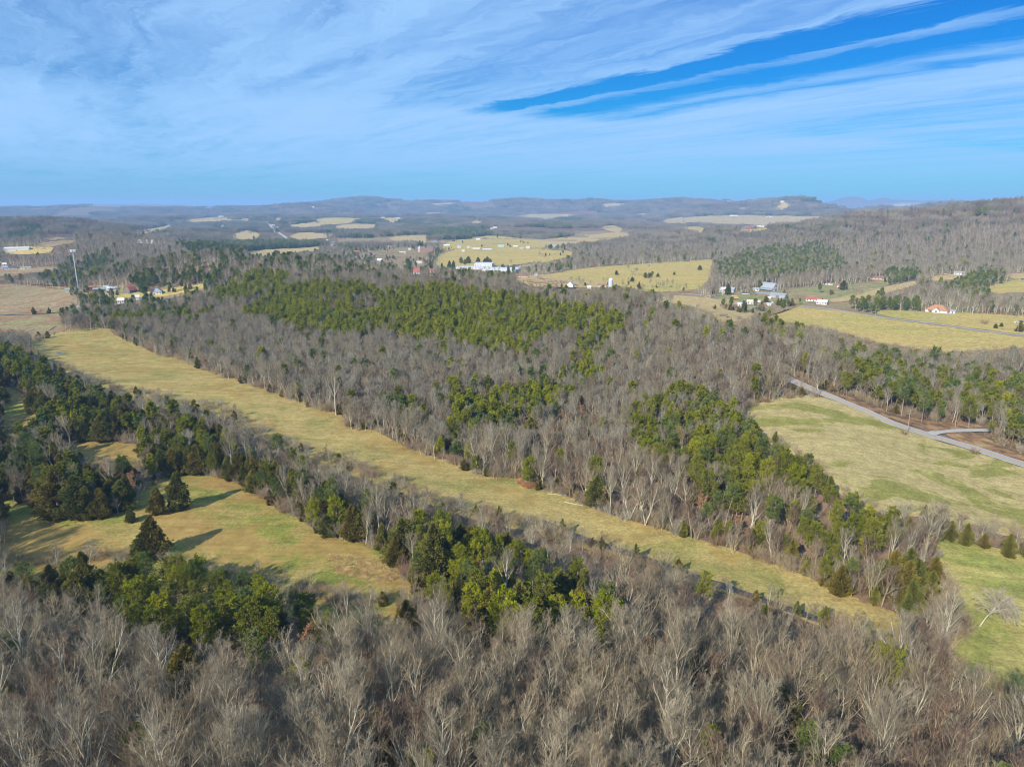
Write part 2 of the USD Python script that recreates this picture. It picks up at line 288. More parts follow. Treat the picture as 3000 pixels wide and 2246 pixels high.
# ------------------------------------------------------------------ fields, yards and roads, draped over the terrain
seen = []                                                              # outlines (photograph pixels) that no tree may cover
def drape(name, label, m, outline, step, grow=0.0, lift=0.12, visible=True, cat='field', kind='structure', rise=0.00045, up=0.0, rough=0.9):
    poly = Polygon(outline).buffer(0)
    if visible: seen.append(poly)
    if up: poly = union_all([poly, affinity.translate(poly, 0, -up), affinity.translate(poly, 0, -up / 2)]).buffer(0)
    if grow: poly = union_all([affinity.translate(poly, 0, grow * k / 4.0) for k in range(5)]).buffer(0)
    x0, y0, x1, y1 = poly.bounds
    gx, gy = np.meshgrid(np.arange(x0, x1, step * 1.6), np.arange(y0, y1, step))
    q = np.stack([gx.ravel() + (np.arange(gx.size) % 2) * step * 0.3, gy.ravel()], 1)
    q = q[contains_xy(poly.buffer(-0.35 * step), q[:, 0], q[:, 1])]
    rings = [g.exterior for g in getattr(poly, 'geoms', [poly])]
    edge = np.vstack([np.array([r.interpolate(s).coords[0] for s in np.arange(0, r.length, step * 0.8)]) for r in rings])
    rng = np.random.default_rng(int(x0 + y0))
    w = (meshkit.noise(np.stack([edge[:, 0] / (step * 2.2), edge[:, 1] / (step * 2.2), np.zeros(len(edge))], -1), 3) - 0.5) * step * rough + (meshkit.noise(np.stack([edge[:, 0] / (step * 7), edge[:, 1] / (step * 4), np.ones(len(edge))], -1), 8) - 0.5) * step * rough * 1.3
    edge = edge + np.stack([w * 0.7, w], 1)
    q = np.vstack([q, edge])
    t = Delaunay(q).simplices
    c = q[t].mean(1)
    t = t[contains_xy(poly.buffer(0.3 * step), c[:, 0], c[:, 1])]
    keep_ = np.unique(t); t = np.searchsorted(keep_, t); q = q[keep_]
    p = hit(q[:, 0], q[:, 1])
    d = np.hypot(p[:, 0], p[:, 1])
    dt = d[t]; t = t[dt.max(1) / np.maximum(dt.min(1), 1) < 1.3]
    keep_ = np.unique(t); t = np.searchsorted(keep_, t); p = p[keep_]; d = d[keep_]
    p[:, 2] += np.maximum(lift, rise * d)
    n = np.cross(p[t[:, 1]] - p[t[:, 0]], p[t[:, 2]] - p[t[:, 0]])[:, 2]
    t = np.where((n < 0)[:, None], t[:, ::-1], t)
    return obj(name, (p, t), M[m], smooth=True, label=label, cat=cat, kind=kind)

HAY = [(226, 972), (307, 969), (380, 1004), (475, 1049), (511, 1050), (583, 1083), (687, 1121), (759, 1140), (886, 1189), (999, 1223), (1027, 1264), (1108, 1270), (1149, 1300), (1226, 1334),
       (1316, 1361), (1384, 1388), (1420, 1404), (1511, 1411), (1565, 1438), (1655, 1460), (1705, 1484), (1818, 1528), (2000, 1577), (2128, 1615), (2245, 1655), (2358, 1696), (2460, 1747), (2572, 1781), (2654, 1824), (2680, 1850),
       (2600, 1858), (2500, 1822), (2390, 1785), (2280, 1742), (2153, 1704), (2000, 1652), (1900, 1622), (1790, 1590), (1650, 1540), (1588, 1515), (1500, 1505), (1400, 1480), (1286, 1450), (1180, 1400), (1000, 1340), (900, 1310), (814, 1262), (700, 1216), (655, 1182), (452, 1149), (344, 1128), (253, 1094), (149, 1052), (90, 1018), (72, 1015)]
drape('hay_field', 'long strip of yellow green hay field running diagonally between the ridge wood and the hedgerow', 'hay', HAY, 7, grow=42, up=9, rough=1.3)
MEADOW = [(0, 1465), (100, 1492), (160, 1524), (250, 1528), (358, 1510), (430, 1430), (529, 1390), (588, 1388), (700, 1420), (741, 1441), (797, 1487), (869, 1528), (945, 1579), (1000, 1592), (1128, 1625), (1169, 1686), (1215, 1735),
          (1120, 1740), (980, 1725), (860, 1700), (760, 1672), (640, 1660), (560, 1640), (420, 1600), (330, 1610), (200, 1628), (90, 1625), (0, 1630)]
drape('meadow', 'rough grass meadow with brown patches inside the cedar wood at lower left', 'meadow', MEADOW, 7, grow=110, up=12, rough=1.5)
drape('clearing', 'grass clearing cut by the left picture edge among dark cedars', 'meadow', [(0, 1125), (30, 1135), (80, 1162), (105, 1180), (70, 1186), (120, 1205), (110, 1232), (50, 1243), (0, 1250)], 6, grow=20)
drape('clearing', 'small brownish clearing deep inside the cedar wood on the left', 'meadow', [(180, 1300), (300, 1296), (400, 1303), (420, 1330), (380, 1352), (270, 1340), (190, 1322)], 6, grow=20)
PASTURE = [(2172, 1207), (2203, 1194), (2289, 1171), (2360, 1166), (2425, 1178), (2497, 1205), (2633, 1252), (2769, 1308), (3000, 1380), (3260, 1450), (3260, 1600), (3000, 1548), (2860, 1520), (2741, 1487), (2603, 1480), (2500, 1450), (2434, 1405), (2384, 1343), (2308, 1305), (2217, 1246)]
drape('pasture', 'pale patchy pasture between the pine wood and the road on the right', 'pasture', PASTURE, 7, grow=28, up=8, rough=1.4)
drape('pasture', 'greener pasture corner below the cedar hedgerow at the right edge', 'green_pasture', [(2731, 1579), (2850, 1598), (3000, 1640), (3250, 1700), (3250, 2060), (3000, 2005), (2935, 2003), (2869, 1957), (2767, 1916), (2800, 1880), (2860, 1824), (2825, 1770), (2787, 1707), (2751, 1625)], 7, grow=40, up=10, rough=1.4)

# (name, label, material, outline, step)
FAR = [
    ('field', 'broad golden field in front of the far road on the right', 'tan', [(2235, 928), (2343, 903), (2453, 911), (2565, 931), (2705, 950), (2859, 972), (3000, 990), (3200, 1012), (3200, 1030), (3000, 1015), (2840, 1024), (2768, 1029), (2640, 1010), (2565, 1000), (2480, 975), (2407, 957), (2312, 942), (2270, 938)], 5),
    ('field', 'straw coloured field left of the farmyard hedges beyond the ridge', 'straw', [(1886, 878), (1950, 870), (2000, 867), (2080, 875), (2190, 888), (2110, 890), (2095, 897), (2165, 915), (2235, 927), (2180, 936), (2117, 940), (2072, 913), (2000, 886), (1940, 884)], 5),
    ('yard', 'patchy farmyard grass around the old barn', 'yard', [(2098, 852), (2170, 862), (2235, 852), (2300, 850), (2390, 842), (2440, 838), (2520, 830), (2600, 822), (2600, 830), (2540, 856), (2452, 872), (2390, 884), (2300, 890), (2250, 881), (2160, 872), (2100, 866)], 4),
    ('yard', 'littered yard of sheds and trailers below the far road', 'yard', [(2165, 893), (2200, 884), (2260, 894), (2263, 906), (2235, 916), (2180, 908)], 4),
    ('field', 'narrow dry field wedge between two lanes on the right', 'straw', [(2430, 880), (2542, 851), (2656, 831), (2695, 824), (2650, 842), (2540, 866), (2452, 884)], 4),
    ('field', 'green mown slope in front of the orange roofed house', 'tan', [(2556, 911), (2640, 912), (2719, 917), (2796, 920), (2900, 922), (3000, 926), (3200, 932), (3200, 990), (3000, 976), (2859, 958), (2705, 938), (2600, 925)], 5),
    ('field', 'small green field high at the right edge below the wooded hill', 'tan', [(2882, 846), (2930, 833), (2990, 818), (3200, 805), (3200, 860), (3000, 853), (2920, 856)], 5),
    ('field', 'tan clearing with a drive under the wooded hill at right', 'straw', [(2718, 812), (2800, 803), (2830, 806), (2790, 815), (2730, 820)], 4),
    ('field', 'dry bare bank at the right edge under the wooded hill', 'straw', [(2935, 805), (2990, 800), (3200, 790), (3200, 806), (2990, 815)], 4),
    ('pasture', 'rolling green pasture with scattered bushes in the middle distance', 'tan', [(1600, 806), (1723, 786), (1850, 777), (2000, 768), (2090, 762), (2083, 790), (2077, 815), (2050, 842), (1985, 850), (1900, 852), (1820, 838), (1780, 826), (1680, 815)], 4),
    ('field', 'tan field beside the ploughed strips in the middle distance', 'straw', [(1500, 822), (1560, 806), (1600, 806), (1680, 815), (1790, 828), (1760, 838), (1690, 840), (1560, 836)], 3),
    ('ploughed_strip', 'upper ploughed red soil strip beside the tan field', 'red', [(1575, 817), (1595, 816), (1672, 830), (1700, 838), (1660, 834)], 2),
    ('ploughed_strip', 'lower ploughed red soil strip beside the tan field', 'red', [(1530, 822), (1555, 820), (1640, 836), (1615, 838)], 2),
    ('field', 'yellow field behind the school roofs', 'tan', [(1276, 773), (1292, 746), (1340, 730), (1500, 728), (1678, 737), (1675, 747), (1600, 764), (1560, 764), (1500, 776), (1400, 776), (1330, 783)], 3),
    ('field', 'green and tan meadow above the yellow field with white houses', 'tan', [(1290, 729), (1316, 708), (1440, 692), (1583, 706), (1600, 722), (1500, 726), (1340, 727)], 3),
    ('field', 'long pale field in front of the far woods at centre', 'straw', [(1570, 706), (1700, 692), (1836, 679), (1865, 684), (1770, 702), (1650, 716), (1590, 718)], 3),
    ('field', 'small tan hillock field between woods right of centre', 'straw', [(1764, 669), (1791, 660), (1823, 671), (1809, 678), (1785, 676)], 3),
    ('field', 'far reddish ploughed field on the horizon slope', 'red', [(1630, 624), (1740, 618), (1748, 626), (1690, 628)], 3),
    ('field', 'far tan slope beneath the reddish ploughed field', 'straw', [(1500, 638), (1560, 628), (1640, 628), (1690, 630), (1650, 640), (1600, 644)], 3),
    ('field', 'wide pale fields at the foot of the hill with a house', 'straw', [(2000, 640), (2080, 634), (2180, 632), (2415, 637), (2330, 650), (2230, 656), (2120, 654), (2000, 650)], 3),
    ('field', 'pale field with a red barn left of the wooded hill', 'tan', [(2168, 668), (2240, 660), (2260, 668), (2210, 677), (2170, 678)], 3),
    ('field', 'yellow green field cut by woods left of the wooded hill', 'tan', [(1995, 666), (2040, 664), (2066, 670), (2068, 683), (2030, 676)], 3),
    ('field', 'green hillside field with a white house near the horizon', 'tan', [(2285, 588), (2300, 593), (2316, 604), (2294, 616), (2272, 608), (2290, 600)], 3),
    ('field', 'bald grass top on the low horizon hill at right', 'tan', [(2600, 602), (2640, 597), (2705, 595), (2690, 602), (2640, 609)], 3),
    ('field', 'tan slope field on the horizon ridge at centre right', 'straw', [(1750, 604), (1800, 596), (1840, 597), (1790, 604)], 3),
    ('field', 'brown and green ploughed hill field at the left edge', 'brown', [(-150, 838), (0, 836), (90, 838), (160, 844), (205, 853), (214, 870), (205, 888), (170, 905), (80, 912), (0, 919), (-150, 925)], 5),
    ('field', 'grey green field below the lane at the left edge', 'brown', [(-150, 932), (0, 927), (100, 923), (182, 921), (186, 935), (150, 960), (120, 975), (60, 966), (0, 960), (-150, 960)], 5),
    ('field', 'green yard strip by the grey roofed house on the left', 'tan', [(434, 858), (500, 845), (597, 835), (600, 841), (540, 853), (470, 866), (330, 868), (330, 862)], 4),
    ('field', 'tan hillside clearing in the far woods on the left', 'straw', [(393, 681), (450, 669), (502, 661), (490, 672), (402, 685)], 3),
    ('field', 'rounded tan hill field in the far woods left of centre', 'straw', [(655, 695), (690, 684), (723, 675), (750, 682), (764, 690), (735, 703), (690, 698)], 3),
    ('field', 'long thin tan field below the rounded hill field', 'straw', [(696, 745), (740, 736), (830, 730), (945, 724), (930, 732), (770, 748)], 3),
    ('field', 'far pale field near the horizon left of centre', 'straw', [(540, 645), (620, 640), (735, 640), (640, 648), (560, 652)], 3),
    ('field', 'pale field beside the long white shed at far left', 'tan', [(10, 726), (81, 724), (160, 728), (140, 738), (60, 744), (15, 738)], 3),
    ('field', 'bare grassy slope behind the long white shed at far left', 'brown', [(100, 722), (150, 700), (170, 696), (230, 706), (160, 718), (130, 728)], 3),
    ('field', 'brown yard with sheds behind the cell tower at far left', 'brown', [(-100, 788), (0, 784), (90, 786), (172, 782), (160, 790), (100, 796), (40, 806), (-100, 810)], 3),
    ('field', 'tan field patch beside the straight far road', 'straw', [(850, 690), (880, 682), (980, 685), (960, 694), (880, 702)], 3),
    ('field', 'pale slope fields among far woods left of the village', 'straw', [(845, 662), (890, 656), (945, 648), (935, 664), (890, 668)], 3),
    ('field', 'tan field patches behind the village at centre left', 'straw', [(1000, 664), (1060, 656), (1120, 662), (1080, 672), (1010, 670)], 3),
    ('field', 'brown bare field around the village houses', 'brown', [(1110, 735), (1180, 728), (1250, 740), (1240, 756), (1160, 752), (1110, 746)], 3),
    ('field', 'tan field above the brick church', 'straw', [(1140, 700), (1180, 690), (1250, 690), (1246, 708), (1190, 706)], 3),
    ('field', 'tiny far field right of the straight road top', 'straw', [(790, 642), (824, 639), (820, 649)], 2.5),
    ('field', 'broad tan slope right of the straight far road', 'tan', [(922, 645), (970, 638), (1058, 640), (1017, 652), (949, 659)], 2.5),
    ('field', 'thin tan field below the broad tan far slope', 'straw', [(976, 666), (1020, 658), (1058, 656), (1017, 673)], 2.5),
    ('field', 'small far field above the village woods', 'straw', [(1112, 646), (1159, 639), (1153, 649)], 2.5),
    ('field', 'tiny tan gap above the rounded hill field', 'straw', [(624, 666), (661, 659), (655, 668)], 2.5),
    ('field', 'tiny pale field left of the straight road top', 'tan', [(705, 646), (732, 640), (730, 648)], 2.5),
    ('field', 'little tan field left behind the village', 'straw', [(1058, 666), (1098, 663), (1085, 670)], 2.5),
    ('field', 'sliver of field on the centre horizon slope', 'straw', [(1237, 624), (1260, 622), (1289, 624), (1260, 628)], 2.5),
    ('field', 'tan field in the woods behind the village', 'tan', [(1122, 642), (1150, 638), (1181, 639), (1150, 653)], 2.5),
    ('field', 'bald strip on the centre horizon ridge', 'straw', [(1267, 599), (1300, 595), (1335, 596), (1300, 602)], 2.5),
    ('field', 'small green field under the right horizon hill', 'tan', [(1859, 630), (1880, 627), (1900, 628), (1886, 635)], 2.5),
    ('field', 'pale field left of the wide pale fields', 'straw', [(1940, 646), (2000, 637), (2010, 655), (1970, 656)], 2.5),
    ('field', 'small far clearing on the right of the centre woods', 'straw', [(1380, 652), (1400, 642), (1412, 650), (1395, 656)], 3),
]
BASES = [('valley_grass', 'dull winter grass of the farm valley between fields, lanes and yards', [(1500, 840), (1480, 806), (1560, 790), (1720, 765), (2000, 752), (2110, 790), (2110, 845), (2300, 845), (2460, 825), (2600, 805), (2720, 798), (3250, 785), (3250, 1060), (2900, 1060), (2768, 1050), (2600, 1030), (2407, 985), (2235, 955), (2110, 950), (1900, 895), (1700, 850)]),
         ('village_grass', 'dull winter grass between the houses of the village', [(990, 700), (1100, 690), (1330, 690), (1580, 690), (1850, 672), (1880, 690), (1690, 760), (1600, 800), (1330, 812), (1120, 800), (1000, 770)]),
         ('roadside_grass', 'dull winter grass around the left fields and the scrap yard', [(-200, 832), (220, 838), (440, 840), (620, 832), (620, 848), (460, 880), (240, 880), (230, 925), (150, 1000), (-200, 1000)])]
for nm, lb, ol in BASES:
    drape(nm, lb, 'brown', ol, 6, lift=0.1, visible=False, cat='grass', rise=0.00022)
for nm, lb, mt, ol, st in FAR:
    drape(nm, lb, mt, ol, st, grow=3, rough=1.7 if st < 4 else 1.1)

def smooth_line(p, step):
    """a rounded polyline through the points, a vertex every step metres"""
    p = np.asarray(p, float)
    t = np.concatenate([[0], np.cumsum(np.hypot(*np.diff(p[:, :2], axis=0).T))])
    from scipy.interpolate import PchipInterpolator
    s = np.arange(0, t[-1], step)
    return np.stack([PchipInterpolator(t, p[:, k])(s) for k in (0, 1)], 1)
def strip(line, off, width, lift, cols=4):
    d = np.gradient(line, axis=0); d /= np.linalg.norm(d, axis=1, keepdims=True); n = np.stack([d[:, 1], -d[:, 0]], 1)
    ws = np.linspace(-width / 2, width / 2, cols + 1) + off
    q = line[:, None] + n[:, None] * ws[None, :, None]
    z = ground_z(line[:, 0], line[:, 1])
    zz = np.maximum(z[:, None], ground_z(q[..., 0], q[..., 1]) - 0.35)
    zz = zz + lift
    v = np.concatenate([q, zz[..., None]], -1)
    R, C = v.shape[:2]
    i = (np.arange(R - 1)[:, None] * C + np.arange(C - 1)[None]).ravel()
    f = np.vstack([np.stack([i, i + 1, i + C + 1], 1), np.stack([i, i + C + 1, i + C], 1)])
    v = v.reshape(-1, 3)
    if np.cross(v[f[0, 1]] - v[f[0, 0]], v[f[0, 2]] - v[f[0, 0]])[2] < 0: f = f[:, ::-1]
    return v, f
def road(name, label, px, width, m, step=4.0, margin=1.6, lift=0.3, lines=True, visible=True):
    p = hit(*np.array(px, float).T)[:, :2]
    line = smooth_line(p, step)
    o = obj(name, strip(line, 0, width, lift), M[m], smooth=True, label=label, cat='road', kind='structure')
    if lines:
        obj('centre_line', strip(line, 0.18, 0.26, lift + 0.02, 1), M['yellow_line'], o); obj('centre_line', strip(line, -0.18, 0.26, lift + 0.02, 1), M['yellow_line'], o)
        for s in (-1, 1): obj('edge_line', strip(line, s * (width / 2 - 0.45), 0.2, lift + 0.02, 1), M['white_line'], o)
    if visible:
        v = strip(line, 0, width * margin, 0.3, 1)[0].reshape(-1, 2, 3)
        a, b = v[:, 0], v[:, 1]
        if lines: a, b = a[len(a) // 6:], b[len(b) // 6:]
        ring = np.vstack([a, b[::-1]]); U, V = pixel(ring)
        seen.append(Polygon(np.stack([U, V], 1)).buffer(0.8))
    return line
R1 = road('road', 'two lane asphalt road with yellow centre lines beside the pale pasture', [(2218, 1064), (2280, 1094), (2362, 1134), (2452, 1171), (2588, 1230), (2723, 1276), (2859, 1316), (3000, 1362), (3300, 1455)], 6.6, 'asphalt', 3.0, margin=1.25)
road('lane', 'pale gravel drive forking off the road at right into the pines', [(2722, 1274), (2760, 1265), (2814, 1262), (2904, 1262), (2945, 1266)], 4.5, 'gravel', 3.0, lines=False)
R2 = road('lane', 'thin grey country road crossing behind the golden field', [(2345, 897), (2453, 909), (2565, 928), (2705, 945), (2859, 967), (3000, 984), (3150, 1000)], 6.0, 'asphalt', 8.0, lines=False)
road('lane', 'thin grey road running past the yellow bus and the barns', [(1990, 860), (2080, 868), (2158, 876), (2253, 883), (2330, 876), (2390, 866), (2452, 853), (2466, 850)], 5.5, 'asphalt', 8.0, lines=False)
road('lane', 'unpaved lane between dry field wedges on the right', [(2420, 880), (2480, 868), (2542, 854), (2620, 838), (2655, 830), (2700, 822)], 4.5, 'gravel', 8.0, lines=False)
road('drive', 'pale concrete drive leading up to the orange roofed house', [(2703, 944), (2722, 935), (2745, 925), (2775, 921), (2792, 919)], 6.0, 'gravel', 4.0, lines=False)
road('drive', 'dark asphalt drive leading to parked cars at the right edge', [(2904, 966), (2935, 962), (2960, 953), (2980, 949), (3010, 947)], 4.5, 'dark_asphalt', 4.0, lines=False)
road('lane', 'narrow dark lane between the two fields at the left edge', [(-100, 928), (0, 923), (90, 922), (182, 914)], 5.0, 'dark_asphalt', 8.0, lines=False)
road('lane', 'pale straight far road rising between woods left of centre', [(846, 702), (820, 684), (795, 664), (780, 650)], 9.0, 'gravel', 20.0, lines=False)
road('lane', 'grey village street near the brick church', [(1150, 765), (1190, 755), (1225, 742), (1240, 730), (1244, 700)], 6.0, 'gravel', 12.0, lines=False)
road('lane', 'pale lane beside the school car park', [(1480, 790), (1540, 779), (1600, 771), (1640, 768)], 6.0, 'gravel', 12.0, lines=False)
# bare red-brown earth banks along the road
drape('earth_bank', 'bare red brown earth bank above the road on the right', 'clay', [(2440, 1150), (2520, 1174), (2560, 1190), (2620, 1215), (2660, 1222), (2700, 1232), (2760, 1240), (2830, 1236), (2880, 1250), (2820, 1257), (2740, 1262), (2680, 1250), (2600, 1222), (2500, 1182)], 5, lift=0.15, cat='bank')
drape('earth_bank', 'red earth island between the road and the gravel drive', 'clay', [(2768, 1275), (2790, 1266), (2850, 1268), (2900, 1290), (2960, 1318), (3000, 1335), (3000, 1348), (2900, 1320), (2830, 1298)], 5, lift=0.15, cat='bank')
TUFTS = [('golden tussocks of dead grass at the right end of the meadow', [(960, 1626), (1060, 1632), (1130, 1655), (1175, 1692), (1140, 1716), (1060, 1704), (980, 1680)], 'straw_tuft', 420), ('reddish dead reeds at the ridge wood edge beside the hay field', [(1505, 1408), (1560, 1418), (1572, 1438), (1540, 1428)], 'reed_tuft', 420)]
TREE_SHADE = [(1588, 1521), (1640, 1546), (1715, 1574), (1800, 1600), (1900, 1634), (1970, 1660), (2060, 1690), (2153, 1722), (2230, 1750), (2327, 1783), (2400, 1808), (2500, 1838)]  # outline of the painted shade strip below the tree row
drape('ditch', 'dark wet ditch along the near edge of the hay field', 'shade_tone', TREE_SHADE + [(u + 4, v + 17) for u, v in TREE_SHADE[::-1]], 4, lift=0.2, cat='ditch', rough=1.5)
drape('puddle', 'small puddle reflecting the sky in the far end of the hay field', 'water', [(164, 1034), (174, 1032.5), (184, 1034), (175, 1036.5)], 2, lift=0.17, cat='puddle', visible=False)
# ------------------------------------------------------------------ tree kinds: each is built once and referenced by every tree of its kind
def frames(P):
    T = np.gradient(P, axis=1); T /= np.linalg.norm(T, axis=2, keepdims=True) + 1e-9
    ref = np.where(np.abs(T[..., 2:3]) > 0.9, np.array([1.0, 0, 0]), np.array([0, 0, 1.0]))
    a = np.cross(T, ref); a /= np.linalg.norm(a, axis=2, keepdims=True) + 1e-9
    return a, np.cross(T, a)
def tubes(P, R, sides):
    N, K = P.shape[:2]
    a, b = frames(P)
    ang = np.arange(sides) * 2 * math.pi / sides
    v = P[:, :, None] + R[:, :, None, None] * (np.cos(ang)[None, None, :, None] * a[:, :, None] + np.sin(ang)[None, None, :, None] * b[:, :, None])
    n0 = (np.arange(N) * K * sides)[:, None, None]; k0 = (np.arange(K - 1) * sides)[None, :, None]; s0 = np.arange(sides)[None, None]; s1 = (np.arange(sides)[None, None] + 1) % sides
    A, B, C, D = (np.broadcast_to(x, (N, K - 1, sides)).ravel() for x in (n0 + k0 + s0, n0 + k0 + s1, n0 + k0 + sides + s1, n0 + k0 + sides + s0))
    return v.reshape(-1, 3), np.vstack([np.stack([A, B, C], 1), np.stack([A, C, D], 1)])
def merge(parts):
    o, V, F = 0, [], []
    for v, f in parts:
        V.append(v); F.append(f + o); o += len(v)
    return np.vstack(V), np.vstack(F)
def unit(v): return v / (np.linalg.norm(v, axis=-1, keepdims=True) + 1e-9)
def grow(rng, o, d, L, r0, r1, k, up, wig):
    """N branches of k pieces from o towards d, bending up and wriggling"""
    N = len(o); P = np.zeros((N, k + 1, 3)); P[:, 0] = o; d = unit(d)
    for i in range(k):
        d = unit(d + np.array([0, 0, up / k]) + rng.normal(0, wig, (N, 3)))
        P[:, i + 1] = P[:, i] + d * (L / k)[:, None]
    t = np.linspace(0, 1, k + 1)[None]
    return P, r0[:, None] * (1 - t) + r1[:, None] * t
def spawn(rng, P, R, n, t0, t1, a0, a1, bias_up=0.0):
    """n children on each branch: origin, direction, the parent's radius there and the place t along it"""
    N, K = P.shape[:2]
    t = t0 + (t1 - t0) * (np.arange(n)[None] + rng.random((N, n))) / n
    x = t * (K - 1); i = np.minimum(x.astype(int), K - 2); f = (x - i)[..., None]
    rows = np.arange(N)[:, None]
    o = P[rows, i] * (1 - f) + P[rows, i + 1] * f
    rad = R[rows, i] * (1 - f[..., 0]) + R[rows, i + 1] * f[..., 0]
    T = unit(P[rows, i + 1] - P[rows, i])
    phi = rng.random((N, 1)) * 6.283 + np.arange(n)[None] * 2.39996 + rng.normal(0, 0.35, (N, n))
    ref = np.where(np.abs(T[..., 2:3]) > 0.9, np.array([1.0, 0, 0]), np.array([0, 0, 1.0]))
    a = unit(np.cross(T, ref)); b = np.cross(T, a)
    ang = a0 + (a1 - a0) * rng.random((N, n))
    side = np.cos(phi)[..., None] * a + np.sin(phi)[..., None] * b
    d = np.cos(ang)[..., None] * T + np.sin(ang)[..., None] * side
    d[..., 2] += bias_up
    return o.reshape(-1, 3), unit(d.reshape(-1, 3)), rad.ravel(), t.ravel()

def bare_tree(seed, h=18.0, bole=0.35, n=(11, 7, 7, 7), spread=1.0, stems=1, lean=0.0, twig=0.016, droop=0.0, sides=(7, 5, 4, 3), taper=0.0115, ang=(0.45, 0.95)):
    """trunk with limbs, and the crown of twigs, of a leafless hardwood"""
    rng = np.random.default_rng(seed)
    o = np.zeros((stems, 3)); o[:, :2] = rng.normal(0, 0.35 if stems > 1 else 0, (stems, 2)); o[:, 2] = -0.8
    d = np.tile([0.0, 0, 1], (stems, 1)) + rng.normal(0, 0.03, (stems, 3))
    if stems > 1: d[:, :2] += 0.28 * unit(np.stack([np.cos(np.arange(stems) * 6.28 / stems + seed), np.sin(np.arange(stems) * 6.28 / stems + seed)], 1))
    d[:, 0] += lean
    L = h * (0.86 - 0.1 * (spread > 1.15)) * rng.uniform(0.9, 1.0, stems)
    P0, R0 = grow(rng, o, d, L, np.full(stems, h * taper / stems ** 0.4), np.full(stems, 0.03), 9, 0.35 if stems > 1 else 0.1, 0.055)
    o1, d1, r1, t1 = spawn(rng, P0, R0, n[0], bole, 0.98, ang[0], ang[1], 0.12)
    L1 = h * 0.46 * spread * (1.12 - 0.78 * ((t1 - bole) / (1 - bole))) * rng.uniform(0.75, 1.15, len(t1))
    P1, R1_ = grow(rng, o1, d1, L1, np.minimum(r1 * 0.66, h * 0.0085), np.full(len(t1), 0.026), 6, 0.55 - droop, 0.13)
    o2, d2, r2, t2 = spawn(rng, P1, R1_, n[1], 0.2, 1.0, 0.4, 0.9, 0.12)
    L2 = np.repeat(L1, n[1]) * 0.48 * (1.15 - 0.6 * t2) * rng.uniform(0.7, 1.2, len(t2))
    P2, R2_ = grow(rng, o2, d2, L2, np.minimum(r2 * 0.6, 0.055), np.full(len(t2), twig * 1.2), 4, 0.45 - droop, 0.16)
    trunk = merge([tubes(P0, R0, sides[0]), tubes(P1, R1_, sides[1])])
    crown = [tubes(P2, R2_, sides[2])]
    o3, d3, r3, t3 = spawn(rng, P2, R2_, n[2], 0.15, 1.0, 0.4, 0.95, 0.1)
    L3 = np.clip(np.repeat(L2, n[2]) * 0.5 * (1.15 - 0.5 * t3), 0.25, 2.2) * rng.uniform(0.7, 1.25, len(t3))
    P3, R3 = grow(rng, o3, d3, L3, np.full(len(t3), twig * 1.15), np.full(len(t3), twig * 0.6), 2, 0.35 - droop, 0.2)
    crown.append(tubes(P3, R3, 3))
    if n[3]:
        o4, d4, r4, t4 = spawn(rng, P3, R3, n[3], 0.15, 1.0, 0.45, 1.0, 0.1)
        L4 = np.clip(np.repeat(L3, n[3]) * 0.55, 0.15, 0.95) * rng.uniform(0.6, 1.3, len(t4))
        P4, R4 = grow(rng, o4, d4, L4, np.full(len(t4), twig * 0.62), np.full(len(t4), twig * 0.35), 1, 0.25 - droop, 0.2)
        crown.append(tubes(P4, R4, 3))
    return trunk, merge(crown), (P3, P2)

